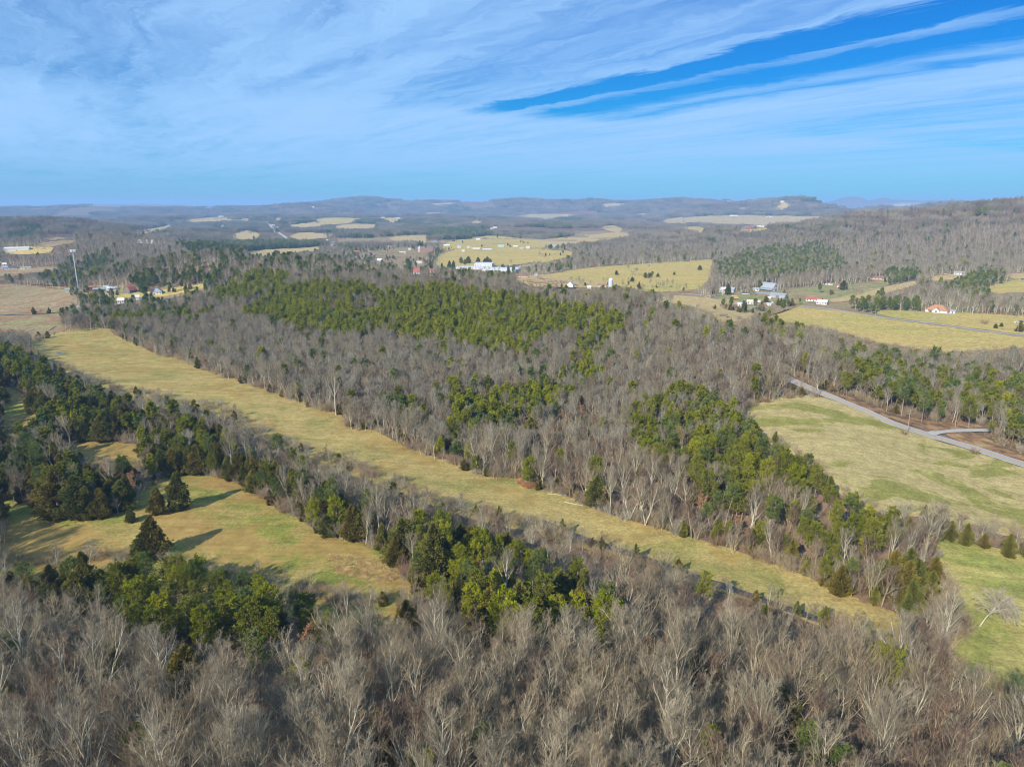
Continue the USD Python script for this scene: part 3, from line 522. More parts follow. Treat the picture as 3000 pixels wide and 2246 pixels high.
def blades(rng, o, d, L, W, per, spread):
    """per needle blades (long thin triangles) at each of the points o, fanned about d"""
    N = len(o)
    dd = unit(np.repeat(d, per, 0) + rng.normal(0, spread, (N * per, 3)))
    oo = np.repeat(o, per, 0); l = L * rng.uniform(0.65, 1.25, N * per)[:, None]; w = W * rng.uniform(0.7, 1.3, N * per)[:, None]
    s = unit(np.cross(dd, rng.normal(0, 1, (N * per, 3))))
    v = np.stack([oo - s * w * 0.35, oo + dd * l * 0.55 + s * w, oo + dd * l, oo + dd * l * 0.5 - s * w], 1)
    i = np.arange(N * per)[:, None] * 4
    return v.reshape(-1, 3), np.vstack([i + [0, 1, 2], i + [0, 2, 3]])
def pine_tree(seed, h=15.0, crown_at=0.45, width=3.2, nb=52, nsub=7, per=9, L=0.42, W=0.065, flat=0.0, up=0.25, sides=6, limbs=True):
    rng = np.random.default_rng(seed)
    P0, R0 = grow(rng, np.array([[0, 0, -0.8]]), np.array([[0.0, 0, 1]]) + rng.normal(0, 0.03, (1, 3)), np.array([h * 0.97]), np.array([h * 0.0125]), np.array([0.03]), 9, 0.05, 0.03)
    o1, d1, r1, t1 = spawn(rng, P0, R0, nb, crown_at, 0.99, 1.05, 1.5, 0.0)
    q = (t1 - crown_at) / (1 - crown_at)
    L1 = width * (np.sin(np.clip(0.22 + 0.78 * (1 - q), 0, 1) * 1.45) ** 0.9 * (1 - 0.35 * (1 - q) ** 3)) * rng.uniform(0.6, 1.2, nb)
    L1 = np.maximum(L1, 0.5)
    P1, R1_ = grow(rng, o1, d1, L1, np.clip(r1 * 0.4, 0.02, 0.09), np.full(nb, 0.012), 4, up + 0.5 * q.mean(), 0.12)
    o2, d2, r2, t2 = spawn(rng, P1, R1_, nsub, 0.3, 1.0, 0.4, 1.0, 0.18)
    L2 = np.repeat(L1, nsub) * 0.34 * rng.uniform(0.6, 1.2, len(t2))
    P2, R2_ = grow(rng, o2, d2, L2, np.full(len(t2), 0.022), np.full(len(t2), 0.01), 2, 0.3, 0.15)
    tips = np.vstack([P2[:, 2], P2[:, 1], P1[:, -1]])
    td = np.vstack([P2[:, 2] - P2[:, 1], P2[:, 1] - P2[:, 0], P1[:, -1] - P1[:, -2]])
    fol = blades(rng, tips + rng.normal(0, 0.08, tips.shape), unit(td) + [0, 0, 0.35], L, W, per, 0.55)
    parts = [tubes(P0, R0, sides)]
    if limbs:
        parts.append(tubes(P1, R1_, 3))
        ns = 7                                                         # dead stubs on the bare bole
        o3, d3, _, t3 = spawn(rng, P0, R0, ns, 0.15, crown_at, 1.2, 1.7)
        P3, R3 = grow(rng, o3, d3, rng.uniform(0.5, 1.6, ns), np.full(ns, 0.03), np.full(ns, 0.012), 3, 0.0, 0.15)
        parts.append(tubes(P3, R3, 3))
    return merge(parts), fol
def cedar_tree(seed, h=9.0, width=2.3, n=900, per=8, L=0.6, W=0.11, shape=0.75, sides=5, base=0.04):
    """an eastern red cedar: a dense upright body of sprays down to the ground"""
    rng = np.random.default_rng(seed)
    P0, R0 = grow(rng, np.array([[0, 0, -0.6]]), np.array([[0.0, 0, 1]]), np.array([h * 0.95]), np.array([h * 0.018]), np.array([0.02]), 6, 0.05, 0.02)
    nb = max(30, n // 16)                                                # boughs: the sprays gather about their tips
    tb = rng.beta(1.05, 1.3, nb); pb = np.arange(nb) * 2.39996 + rng.normal(0, 0.5, nb); pick = rng.integers(nb, size=n); loose = rng.random(n) < 0.3
    t = np.where(loose, rng.beta(1.05, 1.35, n), np.clip(tb[pick] + rng.normal(0, 0.035, n), 0.0, 0.995)); phi = np.where(loose, rng.random(n) * 6.283, pb[pick] + rng.normal(0, 0.20, n))
    prof = np.minimum(1, (t + 0.10) / 0.30) ** 0.7 * (1 - t ** 1.35) ** (shape + 0.12)
    lump = 0.45 + 1.0 * meshkit.noise(np.stack([np.cos(phi) * 1.7 + seed * 3.1, np.sin(phi) * 1.7, t * 5.0], -1), seed)
    r = width * prof * lump * np.where(loose, np.sqrt(rng.uniform(0.1, 0.8, n)), (0.78 + 0.36 * (np.sin(np.arange(nb) * 12.9898) * 0.5 + 0.5))[pick] * np.sqrt(rng.uniform(0.45, 1.0, n)))
    c = np.stack([r * np.cos(phi), r * np.sin(phi), h * (base + (1 - base) * t)], -1)
    out = np.stack([np.cos(phi), np.sin(phi), np.full(n, 0.9)], -1)
    return tubes(P0, R0, sides), blades(rng, c - unit(out) * L * 0.5, out, L, W, per, 0.42)
def shrub_bush(seed, h=3.0, stems=16, n=(6, 5), twig=0.014):
    rng = np.random.default_rng(seed)
    a = rng.random(stems) * 6.283; tilt = rng.uniform(0.15, 0.85, stems)
    d = np.stack([np.cos(a) * tilt, np.sin(a) * tilt, np.ones(stems)], 1)
    o = np.stack([np.cos(a) * 0.3, np.sin(a) * 0.3, np.full(stems, -0.3)], 1)
    P0, R0 = grow(rng, o, d, h * rng.uniform(0.6, 1.15, stems), np.full(stems, 0.035), np.full(stems, 0.012), 4, 0.15, 0.13)
    o1, d1, _, t1 = spawn(rng, P0, R0, n[0], 0.2, 1, 0.4, 1.0, 0.1)
    P1, R1_ = grow(rng, o1, d1, np.full(len(t1), h * 0.33) * rng.uniform(0.6, 1.2, len(t1)), np.full(len(t1), twig), np.full(len(t1), twig * 0.6), 2, 0.2, 0.2)
    o2, d2, _, t2 = spawn(rng, P1, R1_, n[1], 0.15, 1, 0.4, 1.0, 0.1)
    P2, R2_ = grow(rng, o2, d2, np.full(len(t2), h * 0.16) * rng.uniform(0.6, 1.2, len(t2)), np.full(len(t2), twig * 0.7), np.full(len(t2), twig * 0.4), 1, 0.2, 0.2)
    return tubes(P0, R0, 3), merge([tubes(P1, R1_, 3), tubes(P2, R2_, 3)])

M['bark_grey'] = wood_mat('grey_bark', (0.328, 0.304, 0.224), (0.485, 0.448, 0.333))
M['bark_pale'] = wood_mat('pale_bark', (0.376, 0.350, 0.262), (0.520, 0.488, 0.379))
M['bark_tan'] = wood_mat('tan_bark', (0.329, 0.266, 0.158), (0.453, 0.380, 0.240))
M['bark_brown'] = wood_mat('brown_bark', (0.202, 0.151, 0.096), (0.302, 0.230, 0.146))
M['twig_grey'] = wood_mat('grey_twigs', (0.232, 0.202, 0.143), (0.353, 0.307, 0.225))
M['twig_tan'] = wood_mat('tan_twigs', (0.259, 0.204, 0.120), (0.378, 0.304, 0.188))
M['twig_red'] = wood_mat('reddish_twigs', (0.233, 0.153, 0.094), (0.322, 0.225, 0.145))
M['twig_pale'] = wood_mat('pale_twigs', (0.364, 0.329, 0.229), (0.504, 0.455, 0.325))
M['near_twig_grey'] = wood_mat('near_grey_twigs', (0.201, 0.166, 0.112), (0.302, 0.254, 0.174))
M['near_twig_tan'] = wood_mat('near_tan_twigs', (0.20, 0.152, 0.094), (0.29, 0.23, 0.15))
M['near_twig_red'] = wood_mat('near_reddish_twigs', (0.135, 0.092, 0.066), (0.19, 0.135, 0.10))
M['far_twig_grey'] = wood_mat('far_grey_twigs', (0.188, 0.169, 0.128), (0.279, 0.251, 0.191))
M['far_twig_tan'] = wood_mat('far_tan_twigs', (0.194, 0.162, 0.107), (0.274, 0.234, 0.159))
M['far_twig_red'] = wood_mat('far_reddish_twigs', (0.160, 0.120, 0.086), (0.217, 0.171, 0.126))
M['pine_bark'] = wood_mat('pine_bark', (0.22, 0.16, 0.115), (0.33, 0.255, 0.20))
M['pine_bright'] = leaf_mat('bright_pine_needles', (0.226, 0.250, 0.014), (0.330, 0.330, 0.021), 0.3)
M['pine_olive'] = leaf_mat('olive_pine_needles', (0.163, 0.180, 0.019), (0.245, 0.245, 0.034), 0.3)
M['pine_dark'] = leaf_mat('dark_pine_needles', (0.127, 0.172, 0.042), (0.187, 0.224, 0.057), 0.3)
M['cedar'] = leaf_mat('cedar_foliage', (0.131, 0.145, 0.034), (0.221, 0.206, 0.044), 0.25)
M['cedar_rust'] = leaf_mat('bronzed_cedar_foliage', (0.171, 0.141, 0.029), (0.237, 0.198, 0.042), 0.25)
M['dead_leaf'] = leaf_mat('dead_oak_leaves', (0.30, 0.16, 0.075), (0.40, 0.24, 0.13), 0.3)

KINDS = {}
stage.CreateClassPrim('/World/tree_kinds')
def kind(key, h, *parts):
    """parts: (name, mesh, material)"""
    path = '/World/tree_kinds/' + key
    UsdGeom.Xform.Define(stage, path)
    for nm, me, m in parts:
        usdkit.mesh(stage, path + '/' + nm, me, M[m])
    KINDS[key] = (path, h)
def bare_kind(key, bark, twig_look, h, **kw):
    t, c, _ = bare_tree(sum(map(ord, key)), h=h, **kw)
    kind(key, h, ('trunk', t, bark), ("crown", c, twig_look))
# near kinds
bare_kind('vase_grey', 'bark_grey', 'near_twig_grey', 19.0, bole=0.22, n=(13, 7, 7, 3), spread=1.0, ang=(0.25, 0.6), twig=0.0145, taper=0.0145)
bare_kind('tall_pale', 'bark_pale', 'near_twig_grey', 21.0, bole=0.40, n=(13, 6, 7, 3), spread=0.78, ang=(0.35, 0.8), twig=0.0145, taper=0.0145)
bare_kind('spreading_tan', 'bark_tan', 'near_twig_tan', 17.0, bole=0.26, n=(11, 7, 7, 3), spread=1.35, ang=(0.55, 1.05), twig=0.015, taper=0.0145)
bare_kind('twin_grey', 'bark_grey', 'near_twig_tan', 18.5, bole=0.30, n=(8, 6, 7, 3), spread=0.8, stems=2, ang=(0.3, 0.7), twig=0.0145, taper=0.0145)
bare_kind('slender_brown', 'bark_brown', 'near_twig_red', 16.0, bole=0.28, n=(13, 6, 7, 3), spread=0.78, ang=(0.35, 0.8), twig=0.0145, taper=0.0145)
bare_kind('clump_tan', 'bark_tan', 'near_twig_grey', 17.5, bole=0.22, n=(7, 6, 7, 3), spread=0.75, stems=4, ang=(0.25, 0.65), twig=0.0145, taper=0.0145)
bare_kind('round_grey', 'bark_grey', 'near_twig_grey', 16.0, bole=0.22, n=(14, 7, 7, 3), spread=1.05, ang=(0.4, 0.9), twig=0.0145, taper=0.0145)
bare_kind('leaning_pale', 'bark_pale', 'near_twig_grey', 17.0, bole=0.28, n=(10, 6, 7, 3), spread=1.0, lean=0.22, ang=(0.4, 0.9), twig=0.0145, taper=0.0145)
bare_kind('drooping_grey', 'bark_grey', 'twig_grey', 12.0, bole=0.42, n=(20, 9, 8, 4), spread=0.95, lean=0.55, droop=1.1, ang=(0.5, 1.2), twig=0.02)
NEAR_BARE = ['vase_grey', 'tall_pale', 'spreading_tan', 'twin_grey', 'slender_brown', 'clump_tan', 'round_grey', 'leaning_pale']
kind('tall_pine', 16.0, *[(a, b, c) for a, b, c in zip(('trunk', 'crown'), pine_tree(1, 16.0, 0.50, 3.0), ('pine_bark', 'pine_olive'))])
kind('broad_pine', 13.0, *[(a, b, c) for a, b, c in zip(('trunk', 'crown'), pine_tree(2, 13.0, 0.34, 3.9, nb=60), ('pine_bark', 'pine_olive'))])
kind('bushy_pine', 11.0, *[(a, b, c) for a, b, c in zip(('trunk', 'crown'), pine_tree(3, 11.0, 0.22, 3.4, nb=62), ('pine_bark', 'pine_bright'))])
kind('bright_pine', 15.0, *[(a, b, c) for a, b, c in zip(('trunk', 'crown'), pine_tree(4, 15.0, 0.42, 3.1), ('pine_bark', 'pine_bright'))])
kind('dark_pine', 17.0, *[(a, b, c) for a, b, c in zip(('trunk', 'crown'), pine_tree(5, 17.0, 0.45, 3.5), ('pine_bark', 'pine_dark'))])
kind('flat_topped_pine', 15.0, *[(a, b, c) for a, b, c in zip(('trunk', 'crown'), pine_tree(6, 15.0, 0.62, 3.6, nb=42), ('pine_bark', 'pine_dark'))])
NEAR_PINE = ['tall_pine', 'broad_pine', 'bushy_pine', 'bright_pine', 'dark_pine', 'flat_topped_pine']
kind('pointed_cedar', 11.0, *zip(('trunk', 'crown'), cedar_tree(11, 11.0, 3.4, 1800, shape=0.55), ('bark_brown', 'cedar')))
kind('round_cedar', 9.5, *zip(('trunk', 'crown'), cedar_tree(12, 9.5, 3.9, 1900, shape=0.48), ('bark_brown', 'cedar')))
kind('bronze_cedar', 10.5, *zip(('trunk', 'crown'), cedar_tree(13, 10.5, 3.6, 1700, shape=0.5), ('bark_brown', 'cedar_rust')))
kind('column_cedar', 12.0, *zip(('trunk', 'crown'), cedar_tree(14, 12.0, 3.0, 1600, shape=0.42), ('bark_brown', 'cedar')))
kind('broad_bronze_cedar', 9.0, *zip(('trunk', 'crown'), cedar_tree(15, 9.0, 3.9, 1800, shape=0.6), ('bark_brown', 'cedar_rust')))
NEAR_CEDAR = ['pointed_cedar', 'round_cedar', 'bronze_cedar', 'column_cedar', 'broad_bronze_cedar']
def leafy(seed, h, n, per, L):
    t, c, (P3, P2) = bare_tree(seed, h=h, bole=0.25, n=n, spread=0.9, twig=0.02)
    rng = np.random.default_rng(seed + 1)
    o = P3[:, -1]; return t, c, blades(rng, o, rng.normal(0, 1, o.shape), L, L * 0.45, per, 0.8)
a, b, c = leafy(21, 11.0, (10, 6, 6, 0), 3, 0.3)
kind('rusty_leafed', 11.0, ('trunk', a, 'bark_tan'), ('crown', b, 'twig_tan'), ('dead_leaves', c, 'dead_leaf'))
for i, (tw, bk) in enumerate((('twig_grey', 'bark_grey'), ('twig_tan', 'bark_tan'), ('twig_red', 'bark_brown'))):
    t, c = shrub_bush(31 + i, 3.2, 18 + 3 * i)
    kind('brush_' + 'abc'[i], 3.2, ('stems', t, bk), ('twigs', c, tw))
# middle distance
for i, (bk, tw, sp, st, bl) in enumerate((('bark_grey', 'far_twig_grey', 0.9, 1, 0.32), ('bark_pale', 'far_twig_grey', 0.72, 1, 0.42), ('bark_tan', 'far_twig_tan', 0.85, 2, 0.32), ('bark_brown', 'far_twig_red', 0.7, 1, 0.34), ('bark_grey', 'far_twig_tan', 1.1, 1, 0.3))):
    t, c, _ = bare_tree(51 + i, h=17.0, bole=bl, n=(11 if st == 1 else 7, 6, 6, 1), spread=sp, stems=st, twig=0.030, ang=(0.3, 0.8), sides=(5, 3, 3, 3))
    kind('mid_bare_%d' % i, 17.0, ('trunk', t, bk), ('crown', c, tw))
MID_BARE = ['mid_bare_%d' % i for i in range(5)]
for i, (nd, wd, ca) in enumerate((('pine_bright', 3.0, 0.4), ('pine_olive', 3.1, 0.5), ('pine_dark', 3.3, 0.42), ('pine_bright', 2.8, 0.3))):
    t, c = pine_tree(71 + i, 15.0, ca, wd, nb=34, nsub=5, per=8, L=0.8, W=0.19, sides=4)
    kind('mid_pine_%d' % i, 15.0, ('trunk', t, 'pine_bark'), ('crown', c, nd))
for i, (nd, wd, sh) in enumerate((('cedar', 3.2, 0.7), ('cedar_rust', 3.5, 0.5))):
    t, c = cedar_tree(81 + i, 10.0, wd, 560, 7, 0.95, 0.22, sh, 4)
    kind('mid_cedar_%d' % i, 10.0, ('trunk', t, 'bark_brown'), ('crown', c, nd))
# far
for i, (bk, tw) in enumerate((('bark_grey', 'far_twig_grey'), ('bark_pale', 'far_twig_tan'), ('bark_brown', 'far_twig_red'), ('bark_grey', 'far_twig_tan'))):
    t, c, _ = bare_tree(91 + i, h=17.0, bole=0.32, n=(8, 5, 4, 0), spread=0.85, twig=0.06, sides=(4, 3, 3, 3), taper=0.017)
    kind('far_bare_%d' % i, 17.0, ('trunk', t, bk), ('crown', c, tw))
for i, nd in enumerate(('pine_bright', 'pine_dark', 'pine_olive')):
    t, c = pine_tree(95 + i, 15.0, 0.3, 3.3, nb=26, nsub=3, per=7, L=1.2, W=0.34, sides=3, limbs=False)
    kind('far_pine_%d' % i, 15.0, ('trunk', t, 'pine_bark'), ('crown', c, nd))
def grove(key, seed, tw, ev, share, size, n):
    """a grove of far trees: bare crowns and evergreens as the parts of one kind"""
    rng = np.random.default_rng(seed); B, E = [], []
    for k in range(n):
        x, y = rng.uniform(-size / 2, size / 2, 2); s = rng.uniform(0.75, 1.15)
        if rng.random() < share:
            v, f = cedar_tree(int(seed * 50 + k), 14.0 * s, 3.4 * s, 60, 5, 2.2, 0.7, 0.55, 3)[1]; E.append((v + [x, y, 0], f))
        else:
            t, c, _ = bare_tree(int(seed * 50 + k), h=17.0 * s, n=(7, 4, 3, 0), spread=0.9, twig=0.10, sides=(3, 3, 3, 3), taper=0.02); v, f = merge([t, c]); B.append((v + [x, y, 0], f))
    parts = []
    if B: parts.append(('bare_crowns', merge(B), tw))
    if E: parts.append(('evergreen_crowns', merge(E), ev))
    kind(key, 17.0, *parts)
for i in range(4):
    grove('grove_bare_%d' % i, 101 + i, ('far_twig_grey', 'far_twig_tan', 'far_twig_red', 'far_twig_grey')[i], 'pine_dark', 0.06, 42.0, 34)
for i in range(2):
    grove('grove_evergreen_%d' % i, 111 + i, 'far_twig_grey', 'pine_dark', 0.72, 42.0, 34)

M['straw_blades'] = leaf_mat('straw_blades', (0.550, 0.407, 0.187), (0.660, 0.506, 0.253), 0.35)
M['reed_blades'] = leaf_mat('reed_blades', (0.468, 0.260, 0.130), (0.572, 0.351, 0.182), 0.3)
def tuft(seed, n, h, rad):
    r = np.random.default_rng(seed); a = r.random(n) * 6.283; q = rad * np.sqrt(r.random(n))
    o = np.stack([np.cos(a) * q, np.sin(a) * q, np.zeros(n)], 1)
    d = np.stack([np.cos(a) * 0.3, np.sin(a) * 0.3, np.ones(n)], 1)
    return blades(r, o, d, h, 0.05, 3, 0.25)
kind('straw_tuft', 0.9, ('blades', tuft(1, 22, 0.5, 0.7), 'straw_blades'))
kind('reed_tuft', 1.5, ('blades', tuft(2, 40, 1.5, 0.6), 'reed_blades'))
# ------------------------------------------------------------------ buildings, vehicles, poles
def box(x0, x1, y0, y1, z0, z1):
    m = trimesh.creation.box((x1 - x0, y1 - y0, z1 - z0)); m.apply_translation(((x0 + x1) / 2, (y0 + y1) / 2, (z0 + z1) / 2))
    return np.array(m.vertices), np.array(m.faces)
def prism(profile, x0, x1, axis='x'):
    """a profile of (y, z) points swept from x0 to x1"""
    P = Polygon(profile); m = trimesh.creation.extrude_polygon(P, x1 - x0, engine='earcut')
    v = np.array(m.vertices)
    w = np.stack([v[:, 2] + x0, v[:, 0], v[:, 1]], 1)
    f = np.array(m.faces)
    if axis == 'y': w = np.stack([-w[:, 1], w[:, 0], w[:, 2]], 1)
    return w, f
for nm, c in dict(white_wall=(0.54, 0.53, 0.51), cream_wall=(0.62, 0.55, 0.42), tan_brick=(0.48, 0.32, 0.22), red_brick=(0.29, 0.135, 0.095), grey_wall=(0.45, 0.46, 0.47), dark_wood=(0.16, 0.13, 0.11), old_boards=(0.42, 0.40, 0.37),
                  red_boards=(0.34, 0.07, 0.055), blue_boards=(0.12, 0.22, 0.42), white_roof=(0.58, 0.58, 0.58), grey_metal=(0.28, 0.30, 0.33), dark_roof=(0.10, 0.095, 0.095), brown_roof=(0.20, 0.135, 0.11), orange_roof=(0.36, 0.185, 0.10),
                  red_roof=(0.34, 0.105, 0.085), teal_roof=(0.22, 0.45, 0.45), tan_roof=(0.55, 0.46, 0.36), rust=(0.26, 0.14, 0.085), window_glass=(0.05, 0.06, 0.075), door_paint=(0.20, 0.10, 0.07), trim=(0.8, 0.8, 0.78),
                  bus_yellow=(0.72, 0.34, 0.02), tyre=(0.02, 0.02, 0.02), car_white=(0.75, 0.75, 0.75), car_dark=(0.04, 0.05, 0.07), car_blue=(0.04, 0.10, 0.28), car_red=(0.38, 0.03, 0.03), car_silver=(0.42, 0.43, 0.45),
                  galvanised=(0.36, 0.40, 0.42), pole_wood=(0.30, 0.24, 0.18), silo_grey=(0.46, 0.47, 0.46), wire=(0.10, 0.10, 0.10), log_wood=(0.40, 0.35, 0.28)).items():
    M[nm] = plain(nm, c, 0.13, 1.2, 0.55 if 'car' in nm or 'glass' in nm else 0.75)

def roof_mesh(kind_, L, D, h, rh, over=0.45, th=0.16):
    X = L / 2 + over; Y = D / 2 + over; s = rh / (D / 2); e = h - s * over
    if kind_ == 'gable':
        return prism([(-Y, e + 0.02), (0, h + rh + 0.02), (Y, e + 0.02), (Y, e + th), (0, h + rh + th + 0.06), (-Y, e + th)], -X, X)
    if kind_ == 'gambrel':
        b = D * 0.29
        o = [(-Y - 0.1, h - 0.35), (-b, h + rh * 0.66), (0, h + rh), (b, h + rh * 0.66), (Y + 0.1, h - 0.35)]
        return prism(o + [(y * 1.0, z + 0.22) for y, z in o[::-1]], -X, X)
    if kind_ == 'round':
        t = np.linspace(0, math.pi, 9)
        o = [(-math.cos(a) * Y, h - 0.1 + math.sin(a) * rh) for a in t]
        return prism(o + [(-math.cos(a) * (Y + 0.15), h - 0.1 + math.sin(a) * (rh + 0.18)) for a in t[::-1]], -X, X)
    if kind_ == 'hip':
        r = max(L / 2 - D / 2, 0.3)
        v = np.array([(-X, -Y, e), (X, -Y, e), (X, Y, e), (-X, Y, e), (-r, 0, h + rh), (r, 0, h + rh)], float)
        lo = v - [0, 0, th]; lo[4:, 2] = e - th
        f = np.array([(0, 1, 5), (0, 5, 4), (1, 2, 5), (2, 3, 4), (2, 4, 5), (3, 0, 4)])
        w = np.vstack([v, lo[:4]])
        g = np.vstack([f, [(6, 7, 1), (6, 1, 0), (7, 8, 2), (7, 2, 1), (8, 9, 3), (8, 3, 2), (9, 6, 0), (9, 0, 3), (6, 9, 8), (6, 8, 7)]])
        return w, g
    if kind_ == 'flat':
        return merge([box(-X + 0.2, X - 0.2, -Y + 0.2, Y - 0.2, h + 0.003, h + 0.3), box(-X + 0.2, X - 0.2, -Y + 0.05, -Y + 0.197, h - 0.3, h + 0.6)])
    if kind_ == 'shed':
        return prism([(-Y, h - 0.05), (Y, h + rh), (Y, h + rh + th), (-Y, h + th - 0.05)], -X, X)
def wall_mesh(kind_, L, D, h, rh):
    X, Y = L / 2, D / 2
    if kind_ == 'gable': return prism([(-Y, -1.2), (Y, -1.2), (Y, h), (0, h + rh), (-Y, h)], -X, X)
    if kind_ == 'gambrel': return prism([(-Y, -1.2), (Y, -1.2), (Y, h), (D * 0.285, h + rh * 0.65), (0, h + rh - 0.02), (-D * 0.285, h + rh * 0.65), (-Y, h)], -X, X)
    if kind_ == 'round': return prism([(-Y, -1.2), (Y, -1.2)] + [(math.cos(a) * (Y - 0.03), h - 0.1 + math.sin(a) * (rh - 0.03)) for a in np.linspace(0, math.pi, 9)], -X, X)
    if kind_ == 'shed': return prism([(-Y, -1.2), (Y, -1.2), (Y, h + rh - 0.02), (-Y, h - 0.06)], -X, X)
    return box(-X, X, -Y, Y, -1.2, h - 0.003)
sites = []                                                             # (u, v, half width, height) in the photograph that trees must keep clear
def building(name, label, cat, u, v, wpx, D, h, kind_, rh, wall, roof, yaw=0.0, windows=3, door='door', group=None, clear=True, extra=None, chimney=False):
    p = hit(u, v)[0]; dist = math.hypot(p[0], p[1]); yaw = math.radians(yaw)
    L = max((wpx * dist / FPX - D * abs(math.sin(yaw))) / max(abs(math.cos(yaw)), 0.35), 3.0)
    face = math.atan2(p[0], p[1])
    t = empty(name, p + np.array([math.sin(face), math.cos(face), 0]) * D / 2, -face + yaw, label, cat, group)
    obj('wall', wall_mesh(kind_, L, D, h, rh), M[wall], t)
    ro = obj('roof', roof_mesh(kind_, L, D, h, rh), M[roof], t)
    if chimney: obj('chimney', box(L * 0.18, L * 0.18 + 0.9, -0.4, 0.5, h + rh * 0.4, h + rh + 0.9), M['red_brick'], ro)
    n = windows
    for k in range(n):
        x = -L / 2 + L * (k + 0.5) / (n + (1 if door else 0)) + (L / (n + 1) if door and k >= n // 2 else 0)
        ww, wh = min(1.2, L / (n + 2) * 0.55), min(1.3, h * 0.45)
        w = obj('window', box(x - ww / 2, x + ww / 2, -D / 2 - 0.05, -D / 2 + 0.1, h * 0.38, h * 0.38 + wh), M['window_glass'], t)
        if dist < 1000: obj('frame', merge([box(x - ww / 2 - 0.12, x + ww / 2 + 0.12, -D / 2 - 0.07, -D / 2 + 0.1, h * 0.38 + wh, h * 0.38 + wh + 0.14), box(x - ww / 2 - 0.12, x + ww / 2 + 0.12, -D / 2 - 0.09, -D / 2 + 0.1, h * 0.38 - 0.14, h * 0.38)]), M['trim'], w)
    if n and D > 5:
        for s in (-1, 1):
            obj('window', box(s * L / 2 - 0.05, s * L / 2 + 0.05, -0.6, 0.6, h * 0.38, h * 0.38 + 1.2), M['window_glass'], t)
    if door:
        x = -L / 2 + L * (n // 2 + 0.5) / (n + 1) if n else 0.0
        wide = 1.0 if door == 'door' else min(3.4, L * 0.4)
        obj(door, box(x - wide / 2, x + wide / 2, -D / 2 - 0.06, -D / 2 + 0.1, -0.2, min(h * 0.86, 2.1 if door == 'door' else 3.2)), M['door_paint' if door == 'door' else 'dark_wood' if wall != 'red_boards' else 'white_wall'], t)
    if extra: extra(t, L, D, h, rh)
    if clear:
        hp = (h + rh) * FPX / dist
        seen.append(Polygon([(u - wpx / 2 - 1, v - hp * 0.95), (u + wpx / 2 + 1, v - hp * 0.95), (u + wpx / 2 + 1, v - hp * 0.28), (u - wpx / 2 - 1, v - hp * 0.28)]))
    sites.append((p[0], p[1], max(L, D) / 2 + 3))
    return t

def barn_lean_tos(t, L, D, h, rh):
    for s in (-1, 1):
        y0, y1 = (s * D / 2 + s * 0.003, s * (D / 2 + 3.6))
        a, b = min(y0, y1), max(y0, y1)
        pr = [(a, 2.0), (b, 3.3), (b, 3.5), (a, 2.2)] if s < 0 else [(a, 3.3), (b, 2.0), (b, 2.2), (a, 3.5)]
        obj('lean_to_roof', prism(pr, -L / 2 - 0.3, L / 2 + 0.3), M['grey_metal'], t)
        for k in range(5):
            x = -L / 2 + 0.3 + (L - 0.6) * k / 4
            obj('post', box(x - 0.13, x + 0.13, y1 - s * 0.35 - 0.13, y1 - s * 0.35 + 0.13, -1.0, 2.05 + 0.06), M['old_boards'], t)
    obj('loft_door', box(L / 2 - 0.03, L / 2 + 0.08, -1.3, 1.3, h + 0.8, h + 3.3), M['dark_wood'], t)
    obj('barn_door', box(L / 2 - 0.03, L / 2 + 0.08, -1.8, 1.8, -0.3, 3.2), M['dark_wood'], t)
def front_gable(t, L, D, h, rh):
    g = D * 0.42
    w, f = prism([(-g / 2, -1.2), (g / 2, -1.2), (g / 2, h), (0, h + g * 0.42), (-g / 2, h)], -D / 2 - 2.2, -D / 2 + 3.0, 'y')
    w[:, 0] += 0.4
    obj('gable_wall', (w, f), M['white_wall'], t)
    o = g / 2 + 0.4
    w, f = prism([(-o, h - 0.35), (0, h + g * 0.42 + 0.02), (o, h - 0.35), (o, h - 0.17), (0, h + g * 0.42 + 0.22), (-o, h - 0.17)], -D / 2 - 2.6, -D / 2 + 4.0, 'y')
    w[:, 0] += 0.4
    obj('gable_roof', (w, f), M['orange_roof'], t)
    obj('garage_door', box(L * 0.28, L * 0.28 + 4.2, -D / 2 - 0.07, -D / 2 + 0.1, -0.2, 2.3), M['grey_wall'], t)
    obj('window', box(-0.4, 1.2, -D / 2 - 2.27, -D / 2 - 2.1, 1.0, 2.3), M['window_glass'], t)
    obj('porch_opening', box(-L * 0.33, -L * 0.33 + 2.6, -D / 2 - 0.08, -D / 2 + 0.1, -0.2, 2.3), M['dark_wood'], t)

B = building
# farmyard beyond the ridge
B('barn', 'old grey gambrel roofed barn with open lean-to sides beside the wood', 'barn', 2254, 853, 46, 9.5, 4.2, 'gambrel', 5.6, 'old_boards', 'grey_metal', -38, 0, None, extra=barn_lean_tos)
B('metal_shed', 'long pale grey metal shed in front of the old barn', 'shed', 2280, 874, 46, 8.0, 4.2, 'gable', 1.3, 'grey_metal', 'grey_metal', -16, 0, 'sliding_door')
B('open_shed', 'low rusty open sheds between the barn and the metal shed', 'shed', 2237, 866, 40, 6.0, 2.2, 'shed', 0.6, 'rust', 'grey_metal', -14, 0, 'sliding_door')
B('farmhouse', 'white two part farmhouse left of the barn by the lane', 'house', 2143, 858, 22, 8.0, 3.6, 'gable', 2.6, 'white_wall', 'grey_metal', -20, 2)
B('farmhouse', 'white side wing house at the left end of the farmyard', 'house', 2119, 859, 22, 7.0, 4.4, 'gable', 2.4, 'white_wall', 'white_roof', 30, 2, chimney=True)
B('outbuilding', 'small white outbuilding close to the left side of the barn', 'shed', 2214, 853, 15, 4.0, 2.8, 'gable', 1.2, 'white_wall', 'grey_metal', 5, 1)
